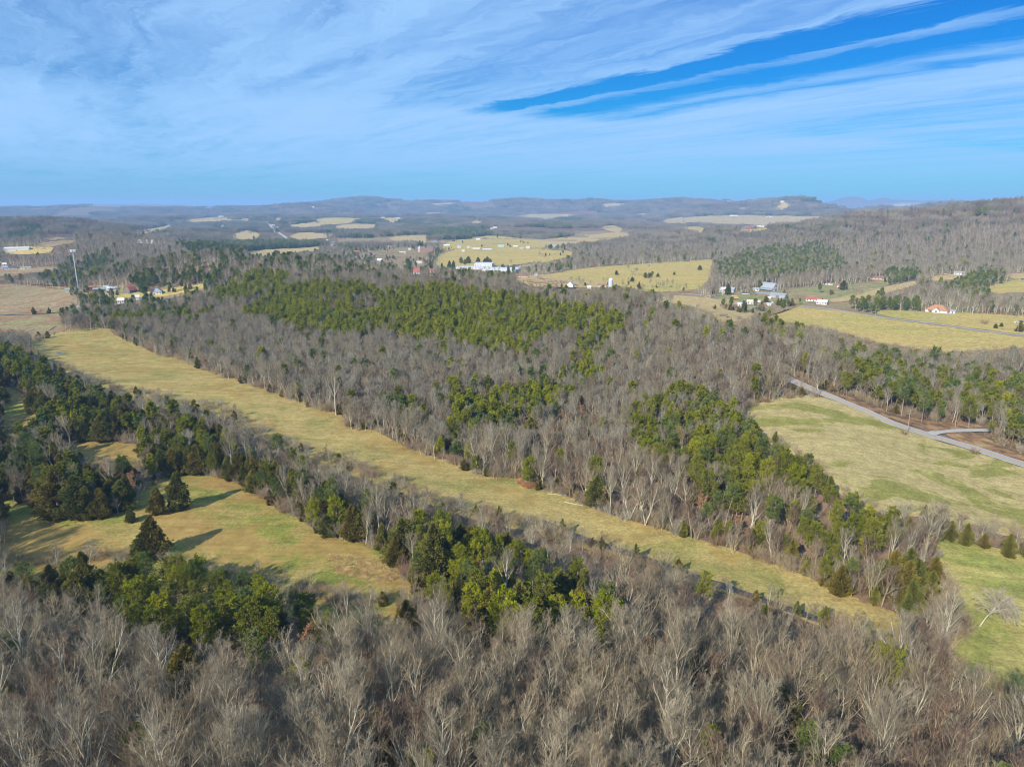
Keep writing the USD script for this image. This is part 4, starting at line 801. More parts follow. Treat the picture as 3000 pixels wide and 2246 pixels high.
B('low_shed', 'low dark roofed shelter on the farmyard grass', 'shed', 2185, 863, 21, 4.5, 1.6, 'shed', 0.6, 'grey_wall', 'dark_roof', 0, 0, None)
B('mobile_home', 'rounded cream roofed mobile home below the yellow bus', 'mobile home', 2208, 892, 36, 7.0, 3.0, 'round', 1.6, 'white_wall', 'tan_roof', -6, 3)
B('shed', 'blue roofed shed with a white wing left of the mobile home', 'shed', 2178, 894, 18, 4.0, 2.4, 'gable', 1.0, 'red_boards', 'blue_boards', -12, 0, None)
B('shed', 'small white shed at the left end of the littered yard', 'shed', 2167, 897, 11, 3.5, 2.4, 'gable', 0.8, 'white_wall', 'white_roof', 0, 0)
B('shed', 'red brown shed half hidden by hedge trees', 'shed', 2233, 899, 18, 5.0, 2.6, 'gable', 1.6, 'red_boards', 'rust', 8, 1)
B('trailer', 'white camper trailer right of the mobile home', 'trailer', 2251, 896, 16, 3.0, 2.5, 'round', 0.5, 'white_wall', 'white_roof', -8, 1)
B('trailer', 'white box trailer beside the lane behind the round green tree', 'trailer', 2254, 876, 10, 2.6, 2.3, 'flat', 0.2, 'white_wall', 'white_roof', -10, 0, None)
B('long_house', 'long low house with a bright red metal roof', 'house', 2385, 884, 42, 7.5, 2.7, 'gable', 1.9, 'white_wall', 'red_roof', -10, 4)
B('house', 'white house with white roof at the right end of the red roof', 'house', 2409, 893, 30, 7.5, 3.0, 'gable', 1.9, 'white_wall', 'white_roof', -14, 3)
B('trailer_house', 'white trailer and dark carport under the wood edge', 'mobile home', 2425, 835, 24, 4.0, 2.6, 'flat', 0.3, 'white_wall', 'brown_roof', -4, 2)
B('shed', 'red roofed shed beside a dark conifer by the lane fork', 'shed', 2457, 844, 9, 5.0, 3.4, 'gable', 1.6, 'grey_wall', 'red_roof', 0, 0)
B('ranch_house', 'low tan brick ranch house in front of the wooded hill', 'house', 2575, 820, 43, 8.5, 2.9, 'hip', 2.0, 'tan_brick', 'brown_roof', -6, 4)
B('house', 'orange brown roofed white house with front gable and drive', 'house', 2747, 917, 56, 12.0, 3.0, 'hip', 4.2, 'white_wall', 'orange_roof', -14, 3, None, extra=front_gable)
B('garden_shed', 'small white shed right of the orange roofed house', 'shed', 2791, 919, 14, 3.5, 2.4, 'gable', 0.9, 'white_wall', 'grey_metal', -15, 0)
B('house', 'small white house high in the trees at the wooded hill foot', 'house', 2811, 806, 24, 7.0, 3.0, 'gable', 1.8, 'white_wall', 'grey_metal', -6, 2)
# silo farm
def silo(u, v):
    p = hit(u, v)[0]
    t = empty('silo', p, 0, 'grey concrete silo with a pale domed cap at the pasture edge', 'silo')
    r, h = 2.6, 11.0
    c = trimesh.creation.cylinder(radius=r, height=h + 1, sections=24); c.apply_translation((0, 0, (h - 1) / 2)); obj('wall', c, M['silo_grey'], t, smooth=40)
    a = np.linspace(0, math.pi / 2, 6); d = trimesh.creation.revolve(np.stack([np.cos(a) * (r + 0.12), h + np.sin(a) * r * 0.8], 1), sections=24); obj('dome', d, M['white_roof'], t, smooth=60)
    for k in range(8):
        z = 1.0 + k * 1.25
        ring = trimesh.creation.annulus(r_min=r - 0.02, r_max=r + 0.05, height=0.12, sections=24); ring.apply_translation((0, 0, z)); obj('hoop', ring, M['galvanised'], t)
    obj('chute', box(-r - 0.7, -r + 0.1, -0.4, 0.4, 0, h), M['grey_metal'], t)
    dist = math.hypot(p[0], p[1]); hp = 13 * FPX / dist
    seen.append(Polygon([(u - 8, v - hp), (u + 8, v - hp), (u + 8, v), (u - 8, v)]))
    sites.append((p[0], p[1], 5))
silo(1789, 846)
B('farmhouse', 'white gabled farmhouse among bare trees behind the ridge', 'house', 1672, 845, 22, 8.0, 4.6, 'gable', 3.4, 'white_wall', 'grey_metal', 62, 2)
B('shed', 'low red roofed shed just left of the silo', 'shed', 1768, 842, 34, 6.0, 2.4, 'gable', 1.3, 'old_boards', 'rust', -5, 0, 'sliding_door')
B('shed', 'tiny white shed between the farmhouse and the silo', 'shed', 1726, 846, 10, 4.0, 2.4, 'gable', 1.0, 'white_wall', 'white_roof', 0, 0)
B('house', 'low brown roofed brick house below the school trees', 'house', 1527, 813, 40, 9.0, 2.8, 'hip', 2.2, 'tan_brick', 'brown_roof', -4, 4)
B('garage', 'small pale garage right of the low brick house', 'garage', 1570, 808, 10, 5.0, 2.6, 'gable', 1.0, 'grey_wall', 'grey_metal', 0, 0)
# school
B('school_wing', 'long white roofed school wing at the left end of the complex', 'school', 1378, 790, 84, 30.0, 3.2, 'flat', 0.4, 'white_wall', 'white_roof', -4, 8)
B('school_wing', 'tall white roofed school gymnasium with brick base', 'school', 1419, 782, 58, 30.0, 5.5, 'flat', 0.5, 'white_wall', 'white_roof', -8, 6)
B('school_wing', 'broad white school roof in front of the car park', 'school', 1466, 798, 108, 50.0, 3.4, 'flat', 0.5, 'white_wall', 'white_roof', -7, 9)
B('school_wing', 'right hand white roofed school wing by the tree row', 'school', 1500, 795, 44, 26.0, 3.4, 'flat', 0.4, 'white_wall', 'white_roof', -6, 5)
B('house', 'cream house with a red metal roof, left of the two by the wood', 'house', 1223, 803, 24, 9.0, 3.0, 'gable', 2.6, 'white_wall', 'red_roof', -12, 3)
B('house', 'cream house with a red metal roof, right of the two by the wood', 'house', 1263, 800, 22, 9.0, 3.0, 'gable', 2.6, 'cream_wall', 'red_roof', -12, 3)
B('trailer', 'long white box building at the wood edge left of the red roofs', 'shed', 1169, 790, 32, 7.0, 3.8, 'flat', 0.4, 'white_wall', 'white_roof', -3, 0)
B('church', 'long brick church with a white steeple tower at its left end', 'church', 1250, 740, 40, 14.0, 5.5, 'gable', 4.5, 'red_brick', 'brown_roof', -8, 5,
  extra=lambda t, L, D, h, rh: (obj('tower', box(-L / 2 - 3.2, -L / 2 - 0.003, -2.0, 2.0, -1, 9.0), M['white_wall'], t), obj('spire', trimesh.creation.cone(radius=2.2, height=7.0, sections=8).apply_translation((-L / 2 - 1.6, 0, 9.0)), M['white_roof'], t)))
for (nm, lb, ct, u, v, w, D, h, k_, rh, wa, ro, ya, nw) in [
    ('house', 'small white box house on the meadow by itself at centre', 'house', 1401, 704, 12, 8, 4, 'gable', 1.5, 'white_wall', 'white_roof', 0, 1),
    ('house', 'white tall house with a dark tree at the meadow edge', 'house', 1345, 727, 10, 9, 6, 'gable', 2, 'white_wall', 'grey_metal', 10, 1),
    ('house', 'white house row nearest the brick church on the meadow edge', 'house', 1309, 722, 18, 8, 3, 'gable', 2, 'white_wall', 'white_roof', -8, 2),
    ('house', 'pair like white house right of the tall white house', 'house', 1376, 728, 14, 9, 5, 'gable', 2, 'white_wall', 'grey_metal', 20, 2),
    ('greenhouse', 'long white tunnel shed beside the dark round bush on the meadow', 'shed', 1396, 731, 22, 7, 2.5, 'round', 1.4, 'white_wall', 'white_roof', -6, 0),
    ('long_shed', 'long white low shed right end of the meadow houses', 'shed', 1427, 733, 26, 7, 2.6, 'gable', 1.2, 'white_wall', 'white_roof', 6, 2),
    ('shed', 'tiny white shed standing in the yellow field edge', 'shed', 1357, 738, 8, 5, 3.2, 'gable', 1, 'white_wall', 'white_roof', 0, 0),
    ('house', 'teal roofed house on the far side of the yellow field', 'house', 1468, 724, 18, 8, 3.2, 'gable', 2.2, 'white_wall', 'teal_roof', -5, 2),
    ('house', 'white roofed house right of the teal roofed one', 'house', 1510, 725, 14, 8, 3, 'gable', 1.8, 'white_wall', 'white_roof', 8, 2),
    ('house', 'white two storey house beyond the yellow field right corner', 'house', 1547, 729, 11, 8, 6, 'gable', 2, 'white_wall', 'grey_metal', 0, 2),
    ('trailer', 'white trailer left of the two storey house beyond the field', 'trailer', 1528, 730, 14, 5, 2.6, 'flat', 0.3, 'white_wall', 'white_roof', 0, 2),
    ('house', 'grey roofed shed house at the far field end near woods', 'house', 1623, 723, 12, 8, 3.2, 'gable', 2, 'grey_wall', 'grey_metal', 0, 1),
    ('long_house', 'long pale house above the brick church', 'house', 1270, 711, 20, 8, 3, 'gable', 2, 'white_wall', 'grey_metal', 14, 3),
    ('long_house', 'long dark roofed house right of the pale one above the church', 'house', 1297, 709, 12, 8, 3, 'gable', 2, 'tan_brick', 'brown_roof', 0, 2),
    ('house', 'tan house cluster end house at the left of the village', 'house', 1141, 726, 12, 8, 4, 'gable', 2.4, 'cream_wall', 'tan_roof', -5, 2),
    ('house', 'cream house in the middle of the village cluster', 'house', 1128, 723, 10, 8, 4, 'gable', 2.4, 'cream_wall', 'tan_roof', 15, 1),
    ('house', 'white house at the left of the cream village house', 'house', 1105, 725, 12, 8, 4, 'gable', 2.4, 'white_wall', 'grey_metal', 5, 2),
    ('house', 'pale roofed house among trees at the village left edge', 'house', 1092, 722, 8, 8, 4, 'gable', 2.2, 'white_wall', 'white_roof', 0, 1),
    ('house', 'red walled house among trees at the village left end', 'house', 1045, 742, 11, 8, 3.6, 'gable', 2.2, 'red_boards', 'red_roof', 0, 2),
    ('house', 'brown house right of the red walled village house', 'house', 1087, 746, 15, 8, 3, 'gable', 2.2, 'cream_wall', 'brown_roof', 5, 2),
    ('trailer', 'white mobile home with cars in the brown village field', 'mobile home', 1180, 741, 20, 6, 3, 'flat', 0.4, 'white_wall', 'white_roof', -5, 3),
    ('shed', 'small cream shed left of the brick church', 'shed', 1200, 733, 7, 6, 3.4, 'gable', 1.5, 'cream_wall', 'tan_roof', 0, 0),
    ('house', 'pale grey house among trees behind the ridge at village front', 'house', 1113, 767, 16, 8, 3.4, 'gable', 2.4, 'grey_wall', 'white_roof', -20, 2),
    ('house', 'cream house by the village street behind dark trees', 'house', 1228, 775, 14, 8, 3.2, 'gable', 2.4, 'cream_wall', 'tan_roof', 0, 2),
    ('barn', 'long pale roofed barn in the woods beyond the meadow', 'barn', 1317, 671, 18, 10, 4, 'gable', 2, 'grey_wall', 'teal_roof', 0, 0),
    ('house', 'white house alone in far woods at centre', 'house', 1400, 662, 7, 8, 5, 'gable', 2.4, 'white_wall', 'white_roof', 0, 1),
    ('barn', 'red barn in the pale field left of the wooded hill', 'barn', 2192, 668, 17, 14, 6, 'gable', 3.5, 'red_boards', 'red_roof', 0, 0),
    ('house', 'white farmhouse right of the red barn below the wooded hill', 'house', 2229, 666, 18, 12, 5, 'gable', 3.2, 'white_wall', 'white_roof', -12, 2),
    ('house', 'white hilltop house in the green hillside field near the horizon', 'house', 2292, 593, 9, 14, 6, 'gable', 4, 'white_wall', 'white_roof', 0, 1),
    ('house', 'white roofed farm sheds at the far foot of the house hill', 'shed', 2150, 634, 22, 12, 5, 'gable', 3, 'white_wall', 'white_roof', -4, 0),
    ('house', 'far white house with dark trees in the wide pale fields', 'house', 2255, 637, 16, 12, 5, 'gable', 3, 'white_wall', 'grey_metal', 0, 1),
    ('house', 'far pale houses on the lower slope of the house hill', 'house', 2175, 613, 14, 12, 5, 'gable', 3, 'cream_wall', 'tan_roof', 0, 1),
    ('house', 'tall white house alone on the tan clearing far left', 'house', 499, 665, 10, 11, 6, 'gable', 4, 'white_wall', 'white_roof', 10, 1),
    ('house', 'tiny white tower house on top of the wooded horizon hill', 'house', 918, 609, 5, 9, 8, 'gable', 3, 'white_wall', 'white_roof', 0, 0),
    ('house', 'far row of white houses left of the straight far road', 'house', 862, 633, 26, 12, 5, 'gable', 3, 'white_wall', 'white_roof', 0, 2),
    ('house', 'white houses in the far woods above the thin tan slope', 'house', 648, 636, 14, 12, 5, 'gable', 3, 'white_wall', 'white_roof', 0, 1),
    ('house', 'white house at the right end of the far left woods', 'house', 980, 723, 20, 10, 5, 'gable', 3, 'white_wall', 'white_roof', -20, 2),
    ('barn', 'long white shed in the pale clearing at far left', 'barn', 52, 736, 54, 18, 5, 'gable', 1.4, 'white_wall', 'white_roof', -10, 0),
    ('trailer', 'long cream trailer in the brown yard behind the cell tower', 'trailer', 76, 789, 22, 5, 3, 'flat', 0.3, 'cream_wall', 'white_roof', 0, 0),
    ('shed', 'dark roofed shed in the brown yard at the far left', 'shed', 38, 789, 16, 8, 3, 'gable', 2, 'grey_wall', 'dark_roof', 0, 1),
    ('shed', 'grey shed at the very left of the brown yard', 'shed', 16, 790, 14, 8, 3, 'gable', 2, 'grey_wall', 'grey_metal', 0, 1),
    ('house', 'white roofed house in the brown yard above the grey shed', 'house', 14, 781, 8, 8, 3.4, 'gable', 2, 'white_wall', 'white_roof', 0, 1),
    ('barn', 'dark barn with an orange red roof right of the cell tower', 'barn', 383, 860, 30, 9, 3.6, 'gambrel', 4.2, 'dark_wood', 'red_roof', 35, 0),
    ('house', 'grey roofed pale stone house right of the orange red barn', 'house', 460, 864, 31, 9, 3.4, 'hip', 3.0, 'cream_wall', 'grey_metal', -10, 3),
    ('long_shed', 'long rusty shed right of the cell tower foot', 'shed', 268, 850, 22, 7, 3, 'gable', 1.4, 'red_boards', 'rust', 0, 0),
    ('long_shed', 'long dark shed in the middle of the scrap yard', 'shed', 297, 855, 36, 8, 2.8, 'shed', 0.8, 'dark_wood', 'grey_metal', -4, 0),
    ('long_shed', 'white roofed shed at the right end of the scrap yard', 'shed', 328, 853, 24, 7, 3, 'gable', 1.4, 'white_wall', 'white_roof', 8, 0),
    ('shed', 'teal roofed small shed in the scrap yard', 'shed', 311, 849, 10, 6, 3, 'gable', 1.2, 'grey_wall', 'teal_roof', 0, 0),
    ('shed', 'low grey shed left of the cell tower foot', 'shed', 207, 855, 20, 6, 2.4, 'gable', 1.0, 'grey_wall', 'grey_metal', 0, 0),
    ('house', 'white house buried in trees below the orange red barn', 'house', 356, 889, 18, 7, 3, 'gable', 2, 'white_wall', 'white_roof', -10, 2),
    ('shed', 'tiny white shed in the trees right of the buried house', 'shed', 403, 878, 8, 4, 2.8, 'gable', 1.5, 'white_wall', 'white_roof', 0, 0),
    ('shed', 'tiny white gable in the trees below the cell tower', 'shed', 233, 910, 7, 4, 3.0, 'gable', 1.5, 'white_wall', 'white_roof', 30, 0)]:
    B(nm, lb, ct, u, v, w, D, h, k_, rh, wa, ro, ya, nw, 'door' if h < 5.5 and w > 9 else None)
rngb = np.random.default_rng(5)
PLACES = [('far settlement beyond the left knoll', [(409, 712), (430, 713), (447, 714), (462, 712), (480, 713), (496, 715), (508, 713)]), ('far left horizon woods', [(150, 645), (165, 642), (185, 644), (255, 639), (268, 641), (290, 636), (330, 638)]),
          ('woods left of the straight far road', [(800, 662), (815, 668), (830, 661), (975, 714), (990, 718), (960, 708)]), ('woods beyond the village', [(1122, 639), (1165, 640), (1180, 642), (1440, 672), (1425, 668), (1450, 669)]), ('centre horizon slope', [(1594, 609), (1605, 610), (1612, 608), (1660, 632), (1700, 633)])]
for where, pts in PLACES:
    for k, (u, v) in enumerate(pts):
        side = ['leftmost'] + ['%s from left' % w for w in ('second', 'third', 'fourth', 'fifth', 'sixth', 'seventh')]
        nth = sorted(range(len(pts)), key=lambda i: pts[i][0]).index(k)
        w = 'rightmost' if nth == len(pts) - 1 else side[nth]
        B('house', 'tiny distant pale house in the %s, %s' % (where, w), 'house', u, v, float(rngb.uniform(7, 13)), 9.0, 4.0, 'gable', 2.4, str(rngb.choice(['white_wall', 'white_wall', 'cream_wall'])), str(rngb.choice(['white_roof', 'grey_metal', 'tan_roof'])), float(rngb.uniform(-25, 25)), 1, None, group='tiny houses of the ' + where)

# cell tower
def cell_tower():
    p = hit(231, 856)[0]; t = empty('cell_tower', p, 0, 'tall pale grey cell tower mast with antenna ring, beside the brown field', 'cell tower')
    h = 106 * math.hypot(p[0], p[1]) / FPX
    m = trimesh.creation.cone(radius=0.62, height=h * 2.4, sections=12); c = trimesh.intersections.slice_mesh_plane(m, [0, 0, -1], [0, 0, h]); c.apply_translation((0, 0, -1.0)); obj('mast', c, M['galvanised'], t, smooth=40)
    obj('platform', merge([box(-2.6, 2.6, -0.15, 0.15, h - 2.0, h - 1.8), box(-0.15, 0.15, -2.6, 2.6, h - 2.0, h - 1.8), box(-2.6, 2.6, 1.2, 1.4, h - 2.003, h - 1.75), box(-2.6, 2.6, -1.4, -1.2, h - 2.003, h - 1.75)]), M['galvanised'], t)
    for k in range(9):
        a = k * 2 * math.pi / 9; x, y = 2.3 * math.cos(a), 2.3 * math.sin(a)
        obj('antenna', box(x - 0.22, x + 0.22, y - 0.16, y + 0.16, h - 3.0, h - 0.4), M['white_wall'], t)
    seen.append(Polygon([(219, 748), (226, 748), (234, 856), (228, 856)]))
cell_tower()
def cylinder_between(a, b, r0, r1, n=7):
    P = np.stack([a, (np.asarray(a) + b) / 2, b])[None].astype(float); return tubes(P, np.array([[r0, (r0 + r1) / 2, r1]]), n)
poles = []
def pole(u, v, h, label, arms=1, yaw=0.4):
    p = hit(u, v)[0]; t = empty('utility_pole', p, yaw, label, 'utility pole', 'wooden utility poles along the roads')
    obj('post', cylinder_between([0, 0, -1], [0, 0, h], 0.17, 0.11), M['pole_wood'], t)
    for k in range(arms):
        obj('crossarm', box(-1.25, 1.25, 0.12, 0.24, h - 0.6 - k * 1.1, h - 0.45 - k * 1.1), M['pole_wood'], t)
    for x in (-1.1, 0.0, 1.1):
        obj('insulator', box(x - 0.05, x + 0.05, 0.13, 0.23, h - 0.447, h - 0.25) if x else box(-0.05, 0.05, -0.05, 0.05, h + 0.003, h + 0.2), M['galvanised'], t)
    return p + [0, 0, h]
pA = pole(2658, 1266, 10.0, 'wooden utility pole with crossarms at the pasture edge beside the road', 2)
pB = pole(2798, 1252, 10.5, 'bare wooden utility pole on the red bank above the gravel drive')
pC = pole(3030, 1345, 10.5, 'wooden utility pole at the right picture edge by the road')
pD = pole(2979, 985, 9.5, 'wooden utility pole beside the country road at the right edge')
pE = pole(2564, 925, 9.5, 'wooden utility pole beside the country road left of the orange roofed house')
pF = pole(2752, 950, 9.5, 'wooden utility pole below the orange roofed house drive')
pG = pole(2476, 861, 9.5, 'wooden utility pole at the lane fork by the dark conifer')
pH = pole(2118, 868, 9.5, 'wooden utility pole in front of the white farmhouse')
pI = pole(2661, 828, 9.5, 'wooden utility pole at the upper end of the unpaved lane')
def wires(a, b, label, n=3):
    t = empty('power_line', (a + b) / 2, 0, label, 'power line', 'power lines between the utility poles')
    for k in range(n):
        s = (k - (n - 1) / 2) * 1.1; q = np.linspace(0, 1, 9)[:, None]
        P = (a - b) * (0.5 - q); P = P + [s * 0.7, s * 0.5, 0]; P[:, 2] -= 1.6 * 4 * (q * (1 - q))[:, 0]
        obj('wire', tubes(P[None], np.full((1, 9), 0.022), 3), M['wire'], t)
wires(pA, pB, 'sagging wires from the pasture pole across the road'); wires(pB, pC, 'sagging wires along the bank above the road at right'); wires(pE, pF, 'thin sagging wires along the country road below the orange roofed house'); wires(pF, pD, 'thin sagging wires along the country road toward the right edge')

# vehicles
def wheels(t, L, W, r, n=2):
    for sx in ([-0.31, 0.31] if n == 2 else [-0.33, 0.18, 0.33]):
        for sy in (-1, 1):
            c = trimesh.creation.cylinder(radius=r, height=0.24, sections=14); c.apply_transform(trimesh.transformations.rotation_matrix(math.pi / 2, [1, 0, 0])); c.apply_translation((sx * L, sy * (W / 2 - 0.1), r)); obj('wheel', c, M['tyre'], t)
def car(u, v, paint, yaw, label, group=None):
    p = hit(u, v)[0]; p[2] += 0.35; t = empty('parked_car', p, math.radians(yaw), label, 'car', group)
    b = [(-2.2, 0.35), (2.2, 0.35), (2.25, 0.7), (2.1, 0.85), (1.1, 0.95), (-2.1, 0.98), (-2.25, 0.7)]
    v1, f1 = prism(b, -0.88, 0.88); v1 = np.stack([v1[:, 1], v1[:, 0], v1[:, 2]], 1); obj('body', (v1, f1[:, ::-1]), M[paint], t)
    c = [(-1.75, 0.953), (0.95, 0.953), (0.35, 1.42), (-1.25, 1.45)]
    v1, f1 = prism(c, -0.76, 0.76); v1 = np.stack([v1[:, 1], v1[:, 0], v1[:, 2]], 1); obj('windows', (v1, f1[:, ::-1]), M['window_glass'], t)
    obj('roof_panel', box(-1.2, 0.3, -0.74, 0.74, 1.435, 1.5), M[paint], t)
    wheels(t, 4.4, 1.76, 0.33)
def bus(u, v):
    p = hit(u, v)[0]; p[2] += 0.33; t = empty('school_bus', p, math.radians(-14), 'short yellow school bus on the lane below the white farmhouse', 'bus')
    obj('body', merge([box(-3.9, 2.6, -1.15, 1.15, 0.5, 2.75), box(2.603, 4.0, -1.0, 1.0, 0.5, 1.55)]), M['bus_yellow'], t)
    obj('roof_panel', prism([(-1.15, 2.753), (1.15, 2.753), (0.8, 3.0), (-0.8, 3.0)], -3.9, 2.6), M['bus_yellow'], t)
    for k in range(7):
        x = -3.6 + k * 0.85
        for s in (-1, 1): obj('window', box(x, x + 0.65, s * 1.15 - 0.02, s * 1.15 + 0.02, 1.75, 2.45), M['window_glass'], t)
    obj('windscreen', box(2.58, 2.64, -0.95, 0.95, 1.7, 2.5), M['window_glass'], t)
    obj('stripe', merge([box(-3.9, 2.6, -1.17, -1.152, 1.3, 1.42), box(-3.9, 2.6, 1.152, 1.17, 1.3, 1.42)]), M['tyre'], t)
    wheels(t, 8.0, 2.3, 0.48)
bus(2152, 875.5)
def sign(u, v):
    p = hit(u, v)[0]; t = empty('road_sign', p, -0.2, 'yellow diamond road sign on a post by the lane at the farmhouse', 'road sign')
    obj('post', box(-0.05, 0.05, -0.05, 0.05, -0.5, 2.2), M['galvanised'], t)
    m = trimesh.creation.box((1.1, 0.04, 1.1)); m.apply_transform(trimesh.transformations.rotation_matrix(math.pi / 4, [0, 1, 0])); m.apply_translation((0, -0.08, 2.6)); obj('panel', m, M['bus_yellow'], t)
sign(2116, 868)
car(2978, 947, 'car_white', 20, 'white car parked at the end of the dark drive, right edge')
car(2991, 945, 'car_dark', 25, 'dark car parked beside the white one at the right edge')
car(2731, 915, 'car_dark', -30, 'dark car under the porch of the orange roofed house')
car(2996, 820, 'car_dark', 5, 'dark car at the top of the small green field, right edge')
car(2770, 805, 'car_white', 10, 'white car on the tan clearing under the wooded hill')
PA = ['car_white', 'car_dark', 'car_blue', 'car_silver', 'car_red']
PW_ = dict(car_white='white', car_dark='black', car_blue='blue', car_silver='silver', car_red='red')
ORD = ['leftmost', 'second from left', 'third from left', 'fourth from left', 'fifth from left', 'sixth from left', 'seventh from left', 'eighth from left', 'ninth from left', 'tenth from left', 'eleventh from left', 'rightmost']
for row, (y, n_) in enumerate(((783.5, 12), (780, 11))):
    for k in range(n_):
        paint = PA[(k * 3 + row * 2 + k // 4) % 5]
        car(1462 + k * 5.6 + row * 9, y - k * 0.35, paint, 80, '%s car parked in the %s row of the school car park, %s' % (PW_[paint], ('near', 'back')[row], 'rightmost' if k == n_ - 1 else ORD[k]), 'cars in the school car park')
for k, (u, v, pt, w) in enumerate([(1170, 743, 'car_red', 'red car left of the mobile home in the brown village field'), (1187, 745, 'car_white', 'white car in front of the mobile home in the brown village field'), (251, 852, 'car_white', 'white car in the scrap yard left of the rusty shed'), (283, 851, 'car_red', 'red car in the scrap yard behind the dark shed'),
                                    (315, 857, 'car_dark', 'dark car in the scrap yard near the white shed'), (342, 856, 'car_silver', 'silver car at the right end of the scrap yard'), (2203, 903, 'car_silver', 'silver car in the littered yard below the mobile home'), (2215, 905, 'car_dark', 'dark car in the littered yard beside the silver one'), (2183, 901, 'car_white', 'white car in the littered yard at its left end'), (2262, 888, 'car_white', 'white car right of the camper trailer')]):
    car(u, v, pt, 30 * k, w)
# pale logs at the hay field edge
for u, v, L, yaw, lb in ((1632, 1451, 7.0, -0.3, 'upper pale fallen log at the hay field edge under the ridge wood'), (1690, 1480, 9.0, -0.5, 'lower pale fallen log at the hay field edge under the ridge wood')):
    p = hit(u, v)[0]; t = empty('fallen_log', p + [0, 0, 0.3], yaw, lb, 'log')
    obj('trunk', cylinder_between([-L / 2, 0, 0], [L / 2, 0, 0.15], 0.17, 0.08, 8), M['log_wood'], t)
    obj('branch', merge([cylinder_between([L * 0.2, 0, 0.1], [L * 0.36, 0.9, 0.7], 0.06, 0.03, 5), cylinder_between([L * 0.32, 0, 0.1], [L * 0.5, -0.8, 0.5], 0.05, 0.02, 5)]), M['log_wood'], t)
# ------------------------------------------------------------------ the woods
blocked = union_all(seen)
shapely.prepare(blocked)
def inside(poly, u, v): return contains_xy(poly, np.nan_to_num(u, nan=-9e9), np.nan_to_num(v, nan=-9e9))
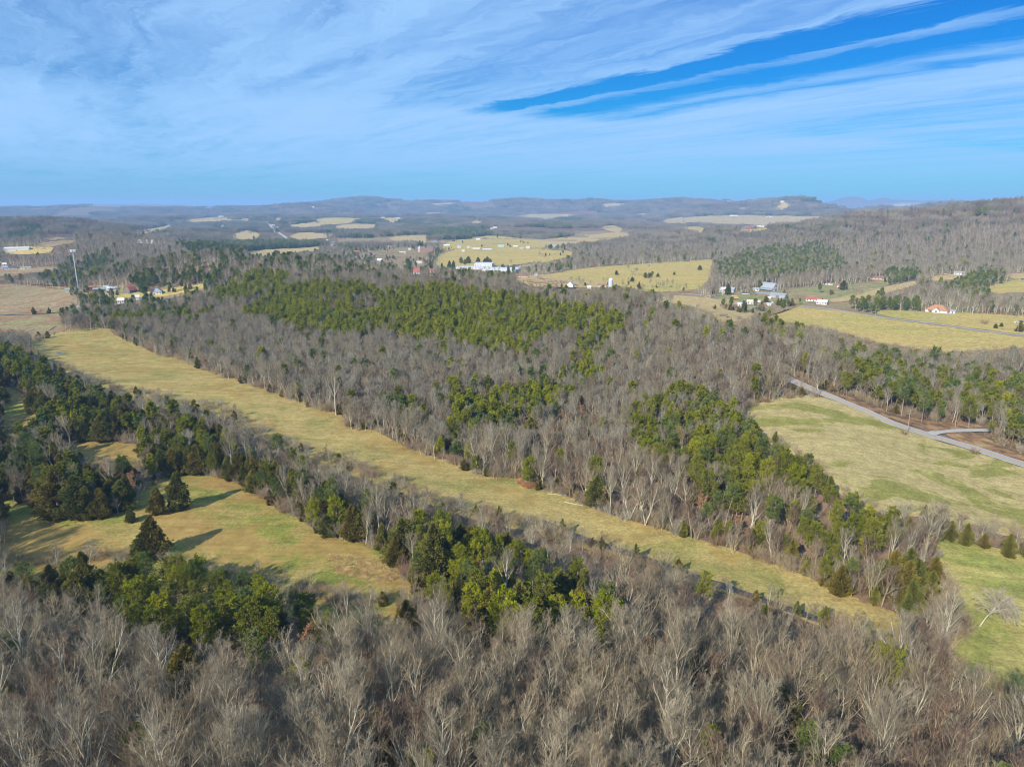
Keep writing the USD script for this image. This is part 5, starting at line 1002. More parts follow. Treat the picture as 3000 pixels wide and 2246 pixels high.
# stands: outline of the crowns in the photograph, shares of (pine, bright pine, dark pine, cedar, rusty), height factor, share of ground planted
STANDS = [
    # ridge slopes: mostly bare, a few evergreens
    ([(298, 920), (384, 940), (610, 918), (760, 930), (740, 900), (588, 903), (430, 900)], (.1, .6, .05, .05, 0), .8, 1),
    ([(606, 868), (633, 838), (723, 802), (813, 793), (846, 815), (830, 850), (770, 858), (690, 880), (640, 885)], (.0, .88, .05, 0, 0), .95, 1),
    ([(732, 905), (791, 856), (859, 829), (920, 812), (1000, 822), (1149, 848), (1271, 832), (1407, 850), (1542, 866), (1601, 884), (1700, 888), (1768, 897), (1832, 929), (1830, 950), (1800, 985), (1768, 1000), (1740, 960), (1650, 975), (1588, 1000), (1540, 1030), (1500, 1015), (1407, 1013), (1271, 1000), (1158, 990), (1136, 965), (1000, 985), (949, 975), (836, 950), (746, 918)], (.03, .90, .03, 0, 0), 1.0, 1.0),
    ([(1005, 880), (1040, 850), (1100, 860), (1120, 885), (1060, 900)], (.1, .1, .05, 0, 0), .9, 1),
    ([(860, 880), (930, 850), (990, 860), (960, 890)], (.1, .35, .05, 0, 0), .9, 1),
    ([(1700, 990), (1768, 960), (1800, 990), (1760, 1040), (1720, 1060)], (.1, .6, .1, 0, 0), .9, 1),
    ([(1637, 1072), (1700, 1040), (1777, 1060), (1772, 1112), (1664, 1110)], (.1, .35, .15, .1, 0), .9, 1),
    ([(1253, 1175), (1289, 1135), (1375, 1118), (1407, 1153), (1461, 1115), (1633, 1105), (1645, 1171), (1565, 1200), (1497, 1230), (1393, 1250), (1375, 1290), (1335, 1270), (1294, 1190)], (.15, .55, .08, .06, .02), .95, 1),
    ([(1180, 1180), (1235, 1165), (1240, 1215), (1190, 1220)], (.1, .5, .2, .1, 0), .95, 1),
    ([(1280, 1290), (1400, 1280), (1420, 1330), (1330, 1345)], (.1, .25, .1, .3, 0), .8, 1),
    ([(690, 1135), (760, 1090), (1000, 1190), (1280, 1330), (1270, 1350), (980, 1230), (760, 1150)], (.08, .06, .04, .22, .02), .7, 1),
    ([(1500, 1200), (1700, 1180), (1830, 1300), (1900, 1420), (1700, 1450), (1560, 1410), (1450, 1330)], (.02, .02, .02, .03, .16), 1.0, .8),
    ([(1836, 1195), (1900, 1172), (1972, 1150), (2000, 1150), (2122, 1188), (2158, 1235), (2217, 1250), (2253, 1286), (2316, 1322), (2384, 1345), (2430, 1420), (2600, 1475), (2650, 1525), (2640, 1580), (2500, 1600), (2400, 1580), (2300, 1540), (2150, 1490), (2050, 1430), (1950, 1350), (1860, 1290)], (.50, .12, .10, .06, .02), 1.0, 1),
    ([(2050, 1450), (2150, 1490), (2300, 1540), (2400, 1580), (2500, 1600), (2600, 1640), (2560, 1700), (2400, 1660), (2250, 1610), (2050, 1560)], (.16, .05, .04, .26, .08), .8, 1),
    ([(2580, 1610), (2664, 1600), (2755, 1610), (2790, 1700), (2660, 1740), (2590, 1690)], (.05, .0, .0, .72, .0), 1.0, 1),
    # left cedar wood
    ([(-400, 1000), (0, 1000), (100, 1025), (230, 1105), (350, 1180), (470, 1215), (560, 1225), (700, 1285), (860, 1365), (1000, 1435), (1090, 1490), (1150, 1560), (1000, 1590), (870, 1535), (740, 1445), (600, 1390), (480, 1385), (420, 1330), (200, 1310), (0, 1260), (-400, 1260)], (.13, .09, .06, .67, .0), 1.02, 1),
    ([(-400, 1250), (0, 1250), (220, 1340), (400, 1360), (470, 1390), (380, 1490), (150, 1530), (0, 1490), (-400, 1500)], (.06, .0, .08, .66, .02), 1.02, 1),
    ([(90, 1020), (330, 1130), (640, 1190), (1000, 1345), (1290, 1465), (1650, 1560), (2000, 1680), (2400, 1810), (2400, 1860), (2000, 1740), (1640, 1620), (1290, 1520), (980, 1392), (640, 1236), (320, 1152), (80, 1042)], (.01, .0, .01, .06, .0), .64, 1),
    ([(1123, 1540), (1245, 1525), (1378, 1515), (1520, 1580), (1715, 1650), (1802, 1707), (1664, 1770), (1470, 1800), (1388, 1770), (1245, 1710), (1133, 1645)], (.12, .36, .06, .24, .0), .95, 1),
    ([(322, 1660), (420, 1620), (600, 1640), (770, 1680), (810, 1830), (700, 1865), (560, 1870), (380, 1835)], (.72, .20, .03, .03, .0), .92, 1),
    ([(840, 1720), (975, 1745), (965, 1815), (870, 1820)], (.75, .1, .0, .05, .0), .7, 1),
    ([(80, 1640), (200, 1620), (300, 1640), (330, 1740), (100, 1760)], (.05, .0, .1, .6, .0), .85, 1),
    ([(-300, 1640), (80, 1650), (80, 1760), (-300, 1780)], (.02, .0, .05, .3, .0), .8, 1),
    # right of the road
    ([(2440, 1040), (2560, 1000), (2760, 1010), (2900, 1060), (3100, 1080), (3100, 1180), (2900, 1180), (2700, 1200), (2560, 1180), (2440, 1120)], (.10, .0, .12, .03, .01), .85, 1),
    ([(2480, 1030), (2600, 1020), (2640, 1080), (2700, 1130), (2620, 1210), (2540, 1160), (2480, 1110)], (.28, .0, .22, .02, .0), .95, 1),
    ([(2620, 1120), (2740, 1130), (2740, 1230), (2640, 1215)], (.45, .0, .30, .05, .0), .85, 1),
    ([(2860, 1090), (3100, 1100), (3100, 1340), (3000, 1320), (2920, 1260), (2820, 1200)], (.34, .08, .12, .04, .0), .9, 1),
    ([(2230, 930), (2300, 930), (2300, 975), (2230, 970)], (.3, .3, .0, .1, .0), .8, 1),
    # middle distance and far
    ([(2085, 775), (2203, 725), (2330, 715), (2407, 705), (2457, 730), (2480, 780), (2316, 800), (2135, 815)], (.06, .03, .30, .0, .0), 1, 1),
    ([(2597, 785), (2690, 785), (2690, 835), (2610, 835)], (.05, .0, .55, .0, .0), .9, 1),
    ([(2780, 815), (2882, 780), (2960, 790), (2904, 860), (2768, 850)], (.2, .0, .38, .0, .0), .9, 1),
    ([(2440, 880), (2560, 874), (2690, 876), (2740, 905), (2560, 905), (2452, 900)], (.05, .0, .1, .5, .0), .9, 1),
    ([(2080, 895), (2165, 900), (2260, 905), (2240, 920), (2120, 915)], (.0, .0, .1, .55, .0), .7, .8),
    ([(362, 797), (610, 766), (660, 793), (600, 835), (407, 838)], (.0, .05, .48, .0, .0), .9, 1),
    ([(120, 800), (316, 716), (345, 760), (250, 830), (140, 840)], (.05, .1, .34, .0, .0), .9, 1),
    ([(-50, 800), (120, 815), (220, 830), (220, 845), (-50, 838)], (.0, .1, .1, .0, .0), .9, 1),
    ([(500, 705), (927, 705), (904, 738), (560, 730)], (.0, .0, .75, .0, .0), 1, 1),
    ([(1253, 668), (1425, 668), (1425, 694), (1253, 694)], (.0, .0, .85, .0, .0), 1, 1),
    ([(1550, 650), (1660, 652), (1670, 690), (1550, 686)], (.0, .0, .6, .0, .0), 1, 1),
    ([(1640, 640), (1700, 636), (1720, 650), (1640, 650)], (.0, .0, .8, .0, .0), 1, 1),
    ([(0, 655), (120, 650), (100, 690), (0, 700)], (.0, .0, .5, .0, .0), 1, 1),
    ([(1000, 690), (1330, 690), (1330, 800), (1000, 790)], (.0, .0, .18, .05, .0), .75, .42),
    ([(1330, 760), (1680, 760), (1680, 815), (1330, 815)], (.0, .05, .22, .0, .0), .8, .55),
    ([(180, 840), (600, 838), (560, 900), (230, 905)], (.0, .1, .25, .06, .0), .8, .8),
]
stand_polys = [Polygon(s[0]) for s in STANDS]
rng = np.random.default_rng(2024)
def candidates(r0, r1, a0, a1, cell, jit=0.9):
    R = r1; n = int(R / cell) + 1
    gx, gy = np.meshgrid(np.arange(-n, n + 1) * cell, np.arange(-n, n + 1) * cell)
    x = gx.ravel(); y = gy.ravel(); d = np.hypot(x, y); a = np.degrees(np.arctan2(x, y))
    k = (d > r0 - cell) & (d < r1 + cell) & (a > a0) & (a < a1); x, y = x[k], y[k]
    x = x + rng.uniform(-.5, .5, len(x)) * cell * jit; y = y + rng.uniform(-.5, .5, len(x)) * cell * jit
    d = np.hypot(x, y); k = (d >= r0) & (d < r1)
    return x[k], y[k]
BELTS = union_all([Polygon([(322, 1660), (420, 1600), (600, 1620), (770, 1660), (820, 1800), (700, 1835), (560, 1840), (400, 1800)]), Polygon([(840, 1700), (975, 1725), (985, 1790), (870, 1800)]),
                   Polygon([(1123, 1540), (1245, 1500), (1378, 1500), (1520, 1560), (1715, 1640), (1802, 1700), (1700, 1750), (1470, 1775), (1388, 1760), (1245, 1710), (1133, 1660)]), Polygon([(80, 1600), (300, 1600), (330, 1710), (100, 1720)]),
                   Polygon([(2593, 1610), (2755, 1600), (2790, 1700), (2660, 1740)]), Polygon([(2840, 1690), (3000, 1690), (3000, 1860), (2850, 1860)])])
def sort_out(x, y, hbase, keep_clear=True, size=1.0):
    """evergreen or bare, height factor and whether the place is planted"""
    z = ground_z(x, y); P = np.stack([x, y, z], -1)
    u, v = pixel(P + [0, 0, hbase * 0.6]); u0, v0 = pixel(P)
    probs = np.tile(np.array([.018, .012, .018, .025, .008]), (len(x), 1)); probs[np.hypot(x, y) > 700] *= 0.4; hs = np.ones(len(x)); dens = np.ones(len(x))
    ev = meshkit.fbm(np.stack([x / 260, y / 260, 0 * x], -1), 3, 61)
    probs[:, 2] += np.where((np.hypot(x, y) > 700) & (u < 1800), np.clip((ev - 0.52) * 2.0, 0, 0.5), 0)
    wv = np.clip(9000.0 / np.hypot(x, y), 8, 32)                       # ragged borders between stands
    ju = u + (meshkit.fbm(np.stack([x / 28, y / 40, 0 * x], -1), 3, 71) - 0.5) * 4 * wv; jv = v + (meshkit.fbm(np.stack([x / 28, y / 40, 0 * x], -1), 3, 73) - 0.5) * 2.4 * wv
    for poly, (o, pr, h, dn) in zip(stand_polys, STANDS):
        k = inside(poly, ju, jv)
        probs[k] = pr; hs[k] = h; dens[k] = dn
    c = np.cumsum(probs, 1); q = rng.random(len(x))
    kind_ = (q[:, None] > c).sum(1)                                     # 0..4 evergreen kinds and rusty, 5 bare
    keep = rng.random(len(x)) < dens
    if keep_clear:
        hh = size * hs * np.select([kind_ == 3, kind_ == 5, kind_ == 4], [11.0, 17.5, 11.0], 14.5)
        for f in (0.0, 0.3, 0.6, 0.86):
            uu, vv = pixel(P + np.stack([0 * x, 0 * x, hh * f], -1))
            keep &= ~inside(blocked, uu, vv)
    for f in (0.55, 0.75, 0.95):
        uu, vv = pixel(P + np.stack([0 * x, 0 * x, hh * f], -1))
        keep &= ~(inside(BELTS, uu, vv) & ~inside(BELTS, u0, v0 - 12) & (kind_ == 5) & (rng.random(len(x)) < 0.85))
    for sx, sy, sr in sites:
        keep &= np.hypot(x - sx, y - sy) > sr
    return P, u, v, u0, v0, kind_, hs, keep

# trees that stand out singly: (kind, u, v of the foot, height in px, label)
SINGLE = [
    ('pointed_cedar', 524, 1494, 104, 'tall pointed green cedar casting a long shadow on the meadow'),
    ('bronze_cedar', 462, 1506, 74, 'bronze green cedar just left of the tall pointed one on the meadow'),
    ('round_cedar', 385, 1530, 38, 'low round dark cedar bush on the meadow slope'),
    ('bronze_cedar', 452, 1632, 116, 'dark ragged cedar standing alone in the lower meadow'),
    ('round_cedar', 425, 1640, 80, 'dark bushy cedar pressed against the ragged lone meadow cedar'),
    ('broad_bronze_cedar', 175, 1512, 130, 'big bronze cedar at the front of the left meadow clump'),
    ('round_cedar', 235, 1518, 120, 'big dark cedar right in the left meadow clump'),
    ('round_cedar', 12, 1182, 46, 'dark round cedar at the left edge clearing'),
    ('pointed_cedar', 92, 1210, 56, 'dark cedar standing in front of the left edge clearing'),
    ('round_cedar', 430, 1330, 52, 'dark rounded cedar by the brownish clearing in the cedar wood'),
    ('pointed_cedar', 2660, 1570, 52, 'first cedar of the hedgerow between the two pastures'),
    ('round_cedar', 2726, 1566, 62, 'second broad cedar of the hedgerow between the pastures'),
    ('pointed_cedar', 2782, 1583, 56, 'dark pointed cedar in the middle of the pasture hedgerow'),
    ('pointed_cedar', 2828, 1597, 62, 'cone shaped cedar fourth along the pasture hedgerow'),
    ('bronze_cedar', 2880, 1605, 42, 'small bronze cedar in the pasture hedgerow'),
    ('pointed_cedar', 2952, 1632, 66, 'olive pointed cedar before the right end of the hedgerow'),
    ('round_cedar', 3006, 1628, 48, 'cedar cut by the right picture edge in the hedgerow'),
    ('drooping_grey', 2864, 1836, 150, 'leaning pale trunked tree with drooping grey crown in the pasture'),
    ('spreading_tan', 2768, 1890, 165, 'broad dark bare tree at the tip of the ridge wood'),
    ('round_grey', 2712, 1884, 118, 'round grey bare tree left of the broad dark one at the ridge wood tip'),
    ('slender_brown', 2826, 1880, 105, 'brown bare tree right of the broad dark one at the ridge wood tip'),
    ('clump_tan', 2530, 1975, 185, 'large pale many stemmed bare tree where the hay field ends'),
    ('spreading_tan', 1352, 1975, 205, 'huge spreading gnarled oak with twisted limbs in foreground wood'),
    ('leaning_pale', 1706, 1612, 88, 'white bare snag against the hay field edge'),
    ('tall_pale', 1669, 1618, 70, 'slim white bare tree left of the white snag'),
    ('tall_pale', 1467, 1520, 46, 'small white dead tree at the hay field edge'),
    ('tall_pale', 985, 1216, 138, 'tall white sycamore at the hay field far edge'),
    ('vase_grey', 1482, 1376, 145, 'tall pale fan shaped tree at the ridge foot'),
    ('tall_pale', 1532, 1390, 138, 'pale forked tree second along the ridge foot'),
    ('vase_grey', 1588, 1380, 145, 'grey many limbed tree third along the ridge foot'),
    ('spreading_tan', 1844, 1064, 68, 'pale spreading flat crowned tree on the ridge shoulder'),
    ('dark_pine', 1706, 1182, 72, 'dark round crowned pine standing out on the ridge slope'),
    ('flat_topped_pine', 2626, 1090, 68, 'flat topped pine leaning above the roadside bare trees'),
    ('flat_topped_pine', 2718, 1100, 84, 'tall flat topped pine right of the leaning one above the road'),
    ('broad_pine', 2480, 1160, 70, 'broad pine on the roadside bank near the road bend'),
    ('dark_pine', 2640, 1218, 112, 'tall dark pine on the red bank above the road'),
    ('dark_pine', 2700, 1238, 92, 'bushy dark pine right behind the pasture utility pole'),
    ('broad_pine', 2838, 1252, 90, 'pine standing beside the gravel drive'),
    ('tall_pale', 2330, 1090, 85, 'white trunked bare tree beside the far bend of the road'),
    ('broad_pine', 2905, 1278, 46, 'low spreading pine beside the gravel drive end'),
    ('brush_c', 2648, 1272, 18, 'small brown bush beside the pasture utility pole'),
    ('tall_pine', 1478, 1712, 112, 'tall slim pine with bare trunk in the clump right of the meadow'),
    ('tall_pine', 1440, 1706, 110, 'bright pine left of the tall slim one in the clump'),
    ('dark_pine', 1560, 1752, 125, 'big dense green pine in the middle of the clump right of the meadow'),
    ('broad_pine', 1630, 1760, 95, 'bright flat sprayed pine at the right end of the clump'),
    ('round_cedar', 1185, 1640, 120, 'large olive cedar at the left end of the clump by the meadow'),
    ('column_cedar', 1275, 1712, 175, 'tall ragged olive cedar in the clump right of the meadow'),
    ('vase_grey', 1072, 1592, 130, 'tall pale bare tree at the upper meadow corner'),
    ('rusty_leafed', 1608, 1362, 110, 'bare tree with rusty dead leaves at the ridge foot'),
    ('rusty_leafed', 2010, 1530, 60, 'small rusty leafed tree at the edge of the pine wood'),
    ('rusty_leafed', 1290, 1120, 46, 'rusty leafed tree on the mid ridge slope'),
    ('rusty_leafed', 1780, 1110, 60, 'orange leafed tree under the ridge shoulder'),
    ('rusty_leafed', 30, 2200, 60, 'orange leafed young tree in the bottom left picture corner'),
    # lone trees in the middle distance
    ('round_cedar', 2470, 850, 26, 'dark round conifer by the lane fork and red roofed shed'),
    ('round_cedar', 2244, 888, 20, 'round olive tree beside the camper trailer'),
    ('pointed_cedar', 2132, 864, 30, 'dark narrow conifer in front of the white farmhouse'),
    ('brush_c', 2883, 950, 16, 'round brown bush on the slope right of the orange roofed house'),
    ('round_cedar', 2916, 962, 13, 'left one of two small round dark bushes near the dark drive'),
    ('round_cedar', 2933, 958, 12, 'right one of two small round dark bushes near the dark drive'),
    ('broad_bronze_cedar', 2986, 972, 26, 'dark bush beside the pole at the right picture edge'),
    ('dark_pine', 2975, 930, 36, 'bushy dark pine at the right edge above the golden field'),
    ('round_cedar', 2050, 792, 14, 'lone dark round tree at the right end of the rolling pasture'),
    ('round_cedar', 1806, 806, 13, 'lone dark bush in the middle of the rolling pasture'),
    ('round_cedar', 1975, 806, 9, 'small bush at the right of the rolling pasture'),
    ('mid_bare_4', 1840, 800, 26, 'left bare tree of the group in the rolling pasture'),
    ('mid_bare_0', 1862, 806, 24, 'right bare tree of the group in the rolling pasture'),
    ('round_cedar', 1890, 812, 13, 'first dark cedar right of the bare group in the pasture'),
    ('round_cedar', 1905, 812, 12, 'second dark cedar right of the bare group in the pasture'),
    ('round_cedar', 1927, 812, 11, 'third dark cedar right of the bare group in the pasture'),
    ('round_cedar', 1852, 826, 14, 'dark cedar under the bare group in the rolling pasture'),
    ('mid_bare_2', 1880, 852, 24, 'bare tree on the near rim of the rolling pasture'),
    ('mid_bare_1', 1938, 858, 34, 'pale bare tree beside the grey lane at the pasture rim'),
    ('mid_cedar_0', 1872, 848, 20, 'dark cedar left on the near rim of the rolling pasture'),
    ('mid_bare_4', 1900, 790, 16, 'far bare tree at the back of the rolling pasture'),
    ('round_cedar', 1372, 772, 19, 'left round dark tree of the row behind the school'),
    ('round_cedar', 1401, 771, 16, 'middle round dark tree of the row behind the school'),
    ('round_cedar', 1420, 774, 15, 'third dark tree of the row behind the school'),
    ('round_cedar', 1428, 774, 20, 'fourth and broadest dark tree of the row behind the school'),
    ('column_cedar', 1438, 774, 14, 'last slim dark tree of the row behind the school'),
    ('mid_pine_2', 1352, 784, 28, 'big green pine at the left end of the school'),
    ('mid_pine_2', 1362, 786, 24, 'second green pine at the left end of the school'),
    ('column_cedar', 1295, 789, 17, 'small dark cone tree left of the school'),
    ('column_cedar', 1317, 788, 22, 'left one of the dark column conifers left of the school'),
    ('column_cedar', 1329, 788, 22, 'right one of the dark column conifers left of the school'),
    ('mid_bare_4', 1497, 779, 18, 'round bare tree in the field behind the school car park'),
    ('round_cedar', 1472, 783, 9, 'dark bush at the school car park corner'),
    ('mid_bare_4', 1580, 756, 18, 'left bare tree of the pair in the yellow field'),
    ('mid_bare_0', 1592, 756, 15, 'right bare tree of the pair in the yellow field'),
    ('mid_bare_3', 1562, 812, 26, 'bare tree beside the small pale garage'),
    ('mid_pine_2', 1490, 808, 24, 'dark pine in front of the school right wing'),
    ('mid_pine_2', 1504, 808, 26, 'second dark pine in front of the school right wing'),
    ('mid_bare_0', 1668, 838, 30, 'bare tree over the white gabled farmhouse'),
    ('mid_pine_2', 1198, 792, 32, 'dark round evergreen right of the long white box building'),
    ('mid_cedar_0', 1262, 786, 20, 'dark evergreen bush near the village street'),
    ('round_cedar', 744, 700, 8, 'lone dark tree on the rounded tan hill field'),
    ('mid_cedar_0', 244, 855, 11, 'dark bush at the foot of the cell tower'),
    ('mid_cedar_0', 100, 921, 20, 'left dark bush of the hedge along the left lane'),
    ('mid_cedar_0', 145, 919, 17, 'right dark bush of the hedge along the left lane'),
    ('mid_bare_3', 122, 920, 17, 'bare bush between the dark ones along the left lane'),
    ('mid_bare_3', 2230, 922, 34, 'round bare tree rising from the wood before the golden field'),
    ('mid_bare_3', 2260, 935, 42, 'dark bare tree above the olive pine at the golden field corner'),
    ('mid_pine_1', 2270, 960, 36, 'olive pine under the dark bare tree at the golden field corner'),
]
KIND_CAT = lambda k: 'bush' if 'brush' in k else 'cedar tree' if 'cedar' in k else 'pine tree' if 'pine' in k else 'bare tree'
KIND_NAME = lambda k: {'bush': 'bush', 'cedar tree': 'cedar_tree', 'pine tree': 'pine_tree', 'bare tree': 'bare_tree'}[KIND_CAT(k)]
def plant(key, p, s, rz, label, group=None, wide=1.0):
    nm = KIND_NAME(key)
    path = '/World/' + numbered(nm, '/World')
    x = UsdGeom.Xform.Define(stage, path)
    x.AddTranslateOp().Set(Gf.Vec3d(*map(float, p))); x.AddRotateZOp().Set(float(math.degrees(rz))); x.AddScaleOp().Set(Gf.Vec3f(s * wide, s * wide, s))
    pr = x.GetPrim(); pr.GetReferences().AddInternalReference(KINDS[key][0]); pr.SetInstanceable(True)
    tag(pr, label, KIND_CAT(key), group)
single_xy = []
for i, (key, u, v, hp, lb) in enumerate(SINGLE):
    p = hit(u, v)[0]
    c0 = p[1] * CP - p[2] * SP
    s = hp * c0 / FPX / (KINDS[key][1] * math.cos(PITCH) * 0.93)
    yaw = {'drooping_grey': 0.1}.get(key, (i * 2.4) % 6.28)
    plant(key, p, s, yaw, lb, wide=1.3 if key.startswith('mid_bare') or (u, v) == (2768, 1890) else 1.0 if 'cedar' not in key else 1.08)
    single_xy.append((p[0], p[1], 2.2 + 0.10 * KINDS[key][1] * s))
single_xy = np.array(single_xy)

# zones: near, middle, far
rows = []                                                               # key, x, y, z, scale, yaw, u, v, zone
def zone_trees(zone, r0, r1, a0, a1, cell, hbase):
    x, y = candidates(r0, r1, a0, a1, cell)
    n = len(x); size = rng.uniform(0.72, 1.12, n) * {18: 1.04, 16: 0.86}.get(hbase, 0.9)
    P, u, v, u0, v0, k_, hs, keep = sort_out(x, y, hbase, True, size)
    if zone != 'far':
        for sx, sy, sr in single_xy: keep &= np.hypot(x - sx, y - sy) > sr
    yaw = rng.random(n) * 6.283; sc = hs * size; pick = rng.random(n)
    tone = meshkit.fbm(np.stack([x / 70, y / 70, 0 * x], -1), 2, 17)
    for i in np.nonzero(keep)[0]:
        rows.append((zone, int(k_[i]), P[i], float(sc[i]), float(yaw[i]), float(u[i]), float(v[i]), float(pick[i]), float(tone[i])))
zone_trees('near', 34, 150, -115, 60, 4.9, 18)
zone_trees('near', 150, 262, -52, 50, 4.6, 15)
zone_trees('mid', 262, 720, -42, 42, 4.5, 15)
zone_trees('far', 720, 1750, -41, 41, 6.3, 16)

def where(p, u, v, d):
    """which wood a tree belongs to, and which corner of it, in words"""
    line = 1010 + (u - 90) * 0.3375
    if d > 1000: return ('right hill' if u > 1750 else 'valley woods' if u > 700 else 'left knoll'), ''
    if v > line:
        if d < 165 or v > 1830:
            col = 'left corner' if u < 500 else 'left part' if u < 1000 else 'middle' if u < 1600 else 'right part' if u < 2300 else 'right corner'
            row = 'bottom edge' if v > 2110 else 'lower rows' if v > 1980 else 'middle rows' if v > 1870 else 'upper edge'
            return 'foreground wood', "at foreground wood's %s, %s" % (row, col)
        if u < 330 and v > 1580: return 'meadow woods', 'below the left meadow'
        if 330 <= u < 980 and v > 1600: return 'meadow woods', 'in the pine belt below the meadow'
        if u < 250: return 'meadow woods', 'in the cedar wood by the left edge'
        if u < 560: return 'meadow woods', 'in the cedar wood above the meadow'
        if u < 1000: return 'meadow woods', 'between the meadow and hay field'
        if u < 1400: return 'meadow woods', 'between meadow corner and hay field'
        if u < 1820: return 'meadow woods', 'around the pine clump right of meadow'
        return 'meadow woods', 'along the lower hay field edge'
    if u > 2180 and v < 1080 + (u - 2200) * 0.39 and d < 620:
        return 'roadside wood', 'above the road, ' + ('right end' if u > 2850 else 'middle' if u > 2550 else 'left end')
    if u > 1780 and v > 1130:
        col = 'nose tip' if u > 2560 else 'right part' if u > 2300 else 'middle' if u > 2050 else 'left part'
        row = 'lower slope' if v > 1080 + 0.42 * (u - 1400) + 60 else 'crest side'
        return 'pine wood', 'in pine wood beside pasture, %s %s' % (col, row)
    if v > 1150 and u > 1200: return 'ridge wood', 'on lower ridge slope above hay field'
    return 'ridge wood', 'on the ridge behind the hay field, ' + ('left end' if u < 700 else 'left half' if u < 1150 else 'right half' if u < 1600 else 'right end')
near_words = dict(vase_grey='vase shaped bare tree', tall_pale='tall pale bare tree', spreading_tan='spreading tan bare tree', twin_grey='twin stemmed bare tree', slender_brown='slender brown bare tree', clump_tan='many stemmed bare tree',
                  round_grey='round crowned bare tree', leaning_pale='leaning pale bare tree', tall_pine='tall olive pine', broad_pine='broad olive pine', bushy_pine='bushy bright pine', bright_pine='bright green pine', dark_pine='dark green pine',
                  flat_topped_pine='flat topped pine', pointed_cedar='pointed dark cedar', round_cedar='round dark cedar', bronze_cedar='bronze tinged cedar', column_cedar='narrow dark cedar', broad_bronze_cedar='broad bronze cedar', rusty_leafed='rusty leafed tree')
def near_key(k, pick, tone):
    if k == 5:
        w = np.array([.20, .06, .11, .17, .17, .12, .16, .025]); w[4] *= 2.2 if tone > .53 else .5; w = np.cumsum(w / w.sum())
        return NEAR_BARE[int(np.searchsorted(w, pick * 0.9999))]
    if k == 0: return ['tall_pine', 'broad_pine', 'broad_pine', 'tall_pine', 'flat_topped_pine'][int(pick * 4.999)]
    if k == 1: return ['bushy_pine', 'bright_pine'][int(pick * 1.999)]
    if k == 2: return ['dark_pine', 'dark_pine', 'flat_topped_pine'][int(pick * 2.999)]
    if k == 3: return NEAR_CEDAR[int(pick * 4.999)]
    return 'rusty_leafed'
def mid_key(k, pick, tone):
    if k == 5: return ('mid_bare_0', 'mid_bare_0', 'mid_bare_1', 'mid_bare_2', 'mid_bare_2', 'mid_bare_3', 'mid_bare_4', 'mid_bare_4')[int(pick * 7.999)] if not (tone > .56 and pick > .5) else 'mid_bare_3'
    if k == 3: return 'mid_cedar_%d' % int(pick * 1.999)
    if k == 4: return 'rusty_leafed'
    return {0: 'mid_pine_1', 1: ('mid_pine_0', 'mid_pine_3')[int(pick * 1.999)], 2: 'mid_pine_2'}[k]
def far_key(k, pick, tone):
    if k == 5: return 'far_bare_%d' % int(pick * 3.999)
    return 'far_pine_%d' % {0: 2, 1: 0, 2: 1, 3: 1, 4: 2}[k]
# the 300 of each kind that show largest are trees of their own
score = {}
cand = []
for i, (zone, k, p, s, yaw, u, v, pick, tone) in enumerate(rows):
    d = math.sqrt(float(p @ p))
    if zone == 'far' or not (-15 < u < 3015 and v < 2290): continue
    c = 'bare' if k == 5 else 'cedar' if k == 3 else 'rusty' if k == 4 else 'pine'
    cand.append((s * (9.0 if k == 3 else 16.0) / d, c, i))
cand.sort(reverse=True)
own, count = set(), {}
for sc, c, i in cand:
    if count.get(c, 0) < (262 if c == 'bare' else 255 if c != 'rusty' else 40): own.add(i); count[c] = count.get(c, 0) + 1
cells, stuff = {}, {}
for i, (zone, k, p, s, yaw, u, v, pick, tone) in enumerate(rows):
    d = math.hypot(p[0], p[1])
    if i in own:
        key = near_key(k, pick, tone); wood, corner = where(p, u, v, d)
        h = KINDS[key][1]
        if k != 5 and k != 4: s *= {0: 14.5, 1: 14.0, 2: 15.0, 3: 11.0}[k] / h * (1.0 if k != 3 else 1.0)
        cells.setdefault((wood, corner, key), []).append((u, p, s, yaw))
    else:
        key = near_key(k, pick, tone) if zone == 'near' else mid_key(k, pick, tone) if zone == 'mid' else far_key(k, pick, tone)
        if zone == 'far': s *= 1.06
        stuff.setdefault(where(p, u, v, d)[0], []).append((key, p, s, yaw))
NUM = ['', '', 'two', 'three', 'four', 'five', 'six', 'seven', 'eight', 'nine', 'ten', 'eleven', 'twelve', 'thirteen', 'fourteen', 'fifteen', 'sixteen', 'seventeen', 'eighteen', 'nineteen', 'twenty', 'twenty-one', 'twenty-two', 'twenty-three', 'twenty-four', 'twenty-five', 'twenty-six', 'twenty-seven', 'twenty-eight', 'twenty-nine', 'thirty']
ORDW = ['leftmost', 'second', 'third', 'fourth', 'fifth', 'sixth', 'seventh', 'eighth', 'ninth', 'tenth', 'eleventh', 'twelfth', 'thirteenth', 'fourteenth', 'fifteenth', 'sixteenth', 'seventeenth', 'eighteenth', 'nineteenth', 'twentieth', 'twenty-first', 'twenty-second', 'twenty-third', 'twenty-fourth', 'twenty-fifth', 'twenty-sixth', 'twenty-seventh', 'twenty-eighth', 'twenty-ninth']
for (wood, corner, key), L in sorted(cells.items()):
    L.sort(key=lambda r: r[0]); n = len(L)
    w = near_words[key]
    group = '%s of the %s' % ({'bare tree': 'leafless trees', 'pine tree': 'pines', 'cedar tree': 'cedars'}[KIND_CAT(key)], wood)
    for j, (u, p, s, yaw) in enumerate(L):
        if n == 1: lb = '%s %s' % (w, corner)
        elif n > 30: lb = '%s %s' % (w, corner)
        elif j == 0: lb = '%s %s, leftmost of %s' % (w, corner, NUM[n])
        elif j == n - 1: lb = '%s %s, rightmost of %s' % (w, corner, NUM[n])
        else: lb = '%s %s, %s of %s' % (w, corner, ORDW[j], NUM[n])
        plant(key, p, s, yaw, lb, group)
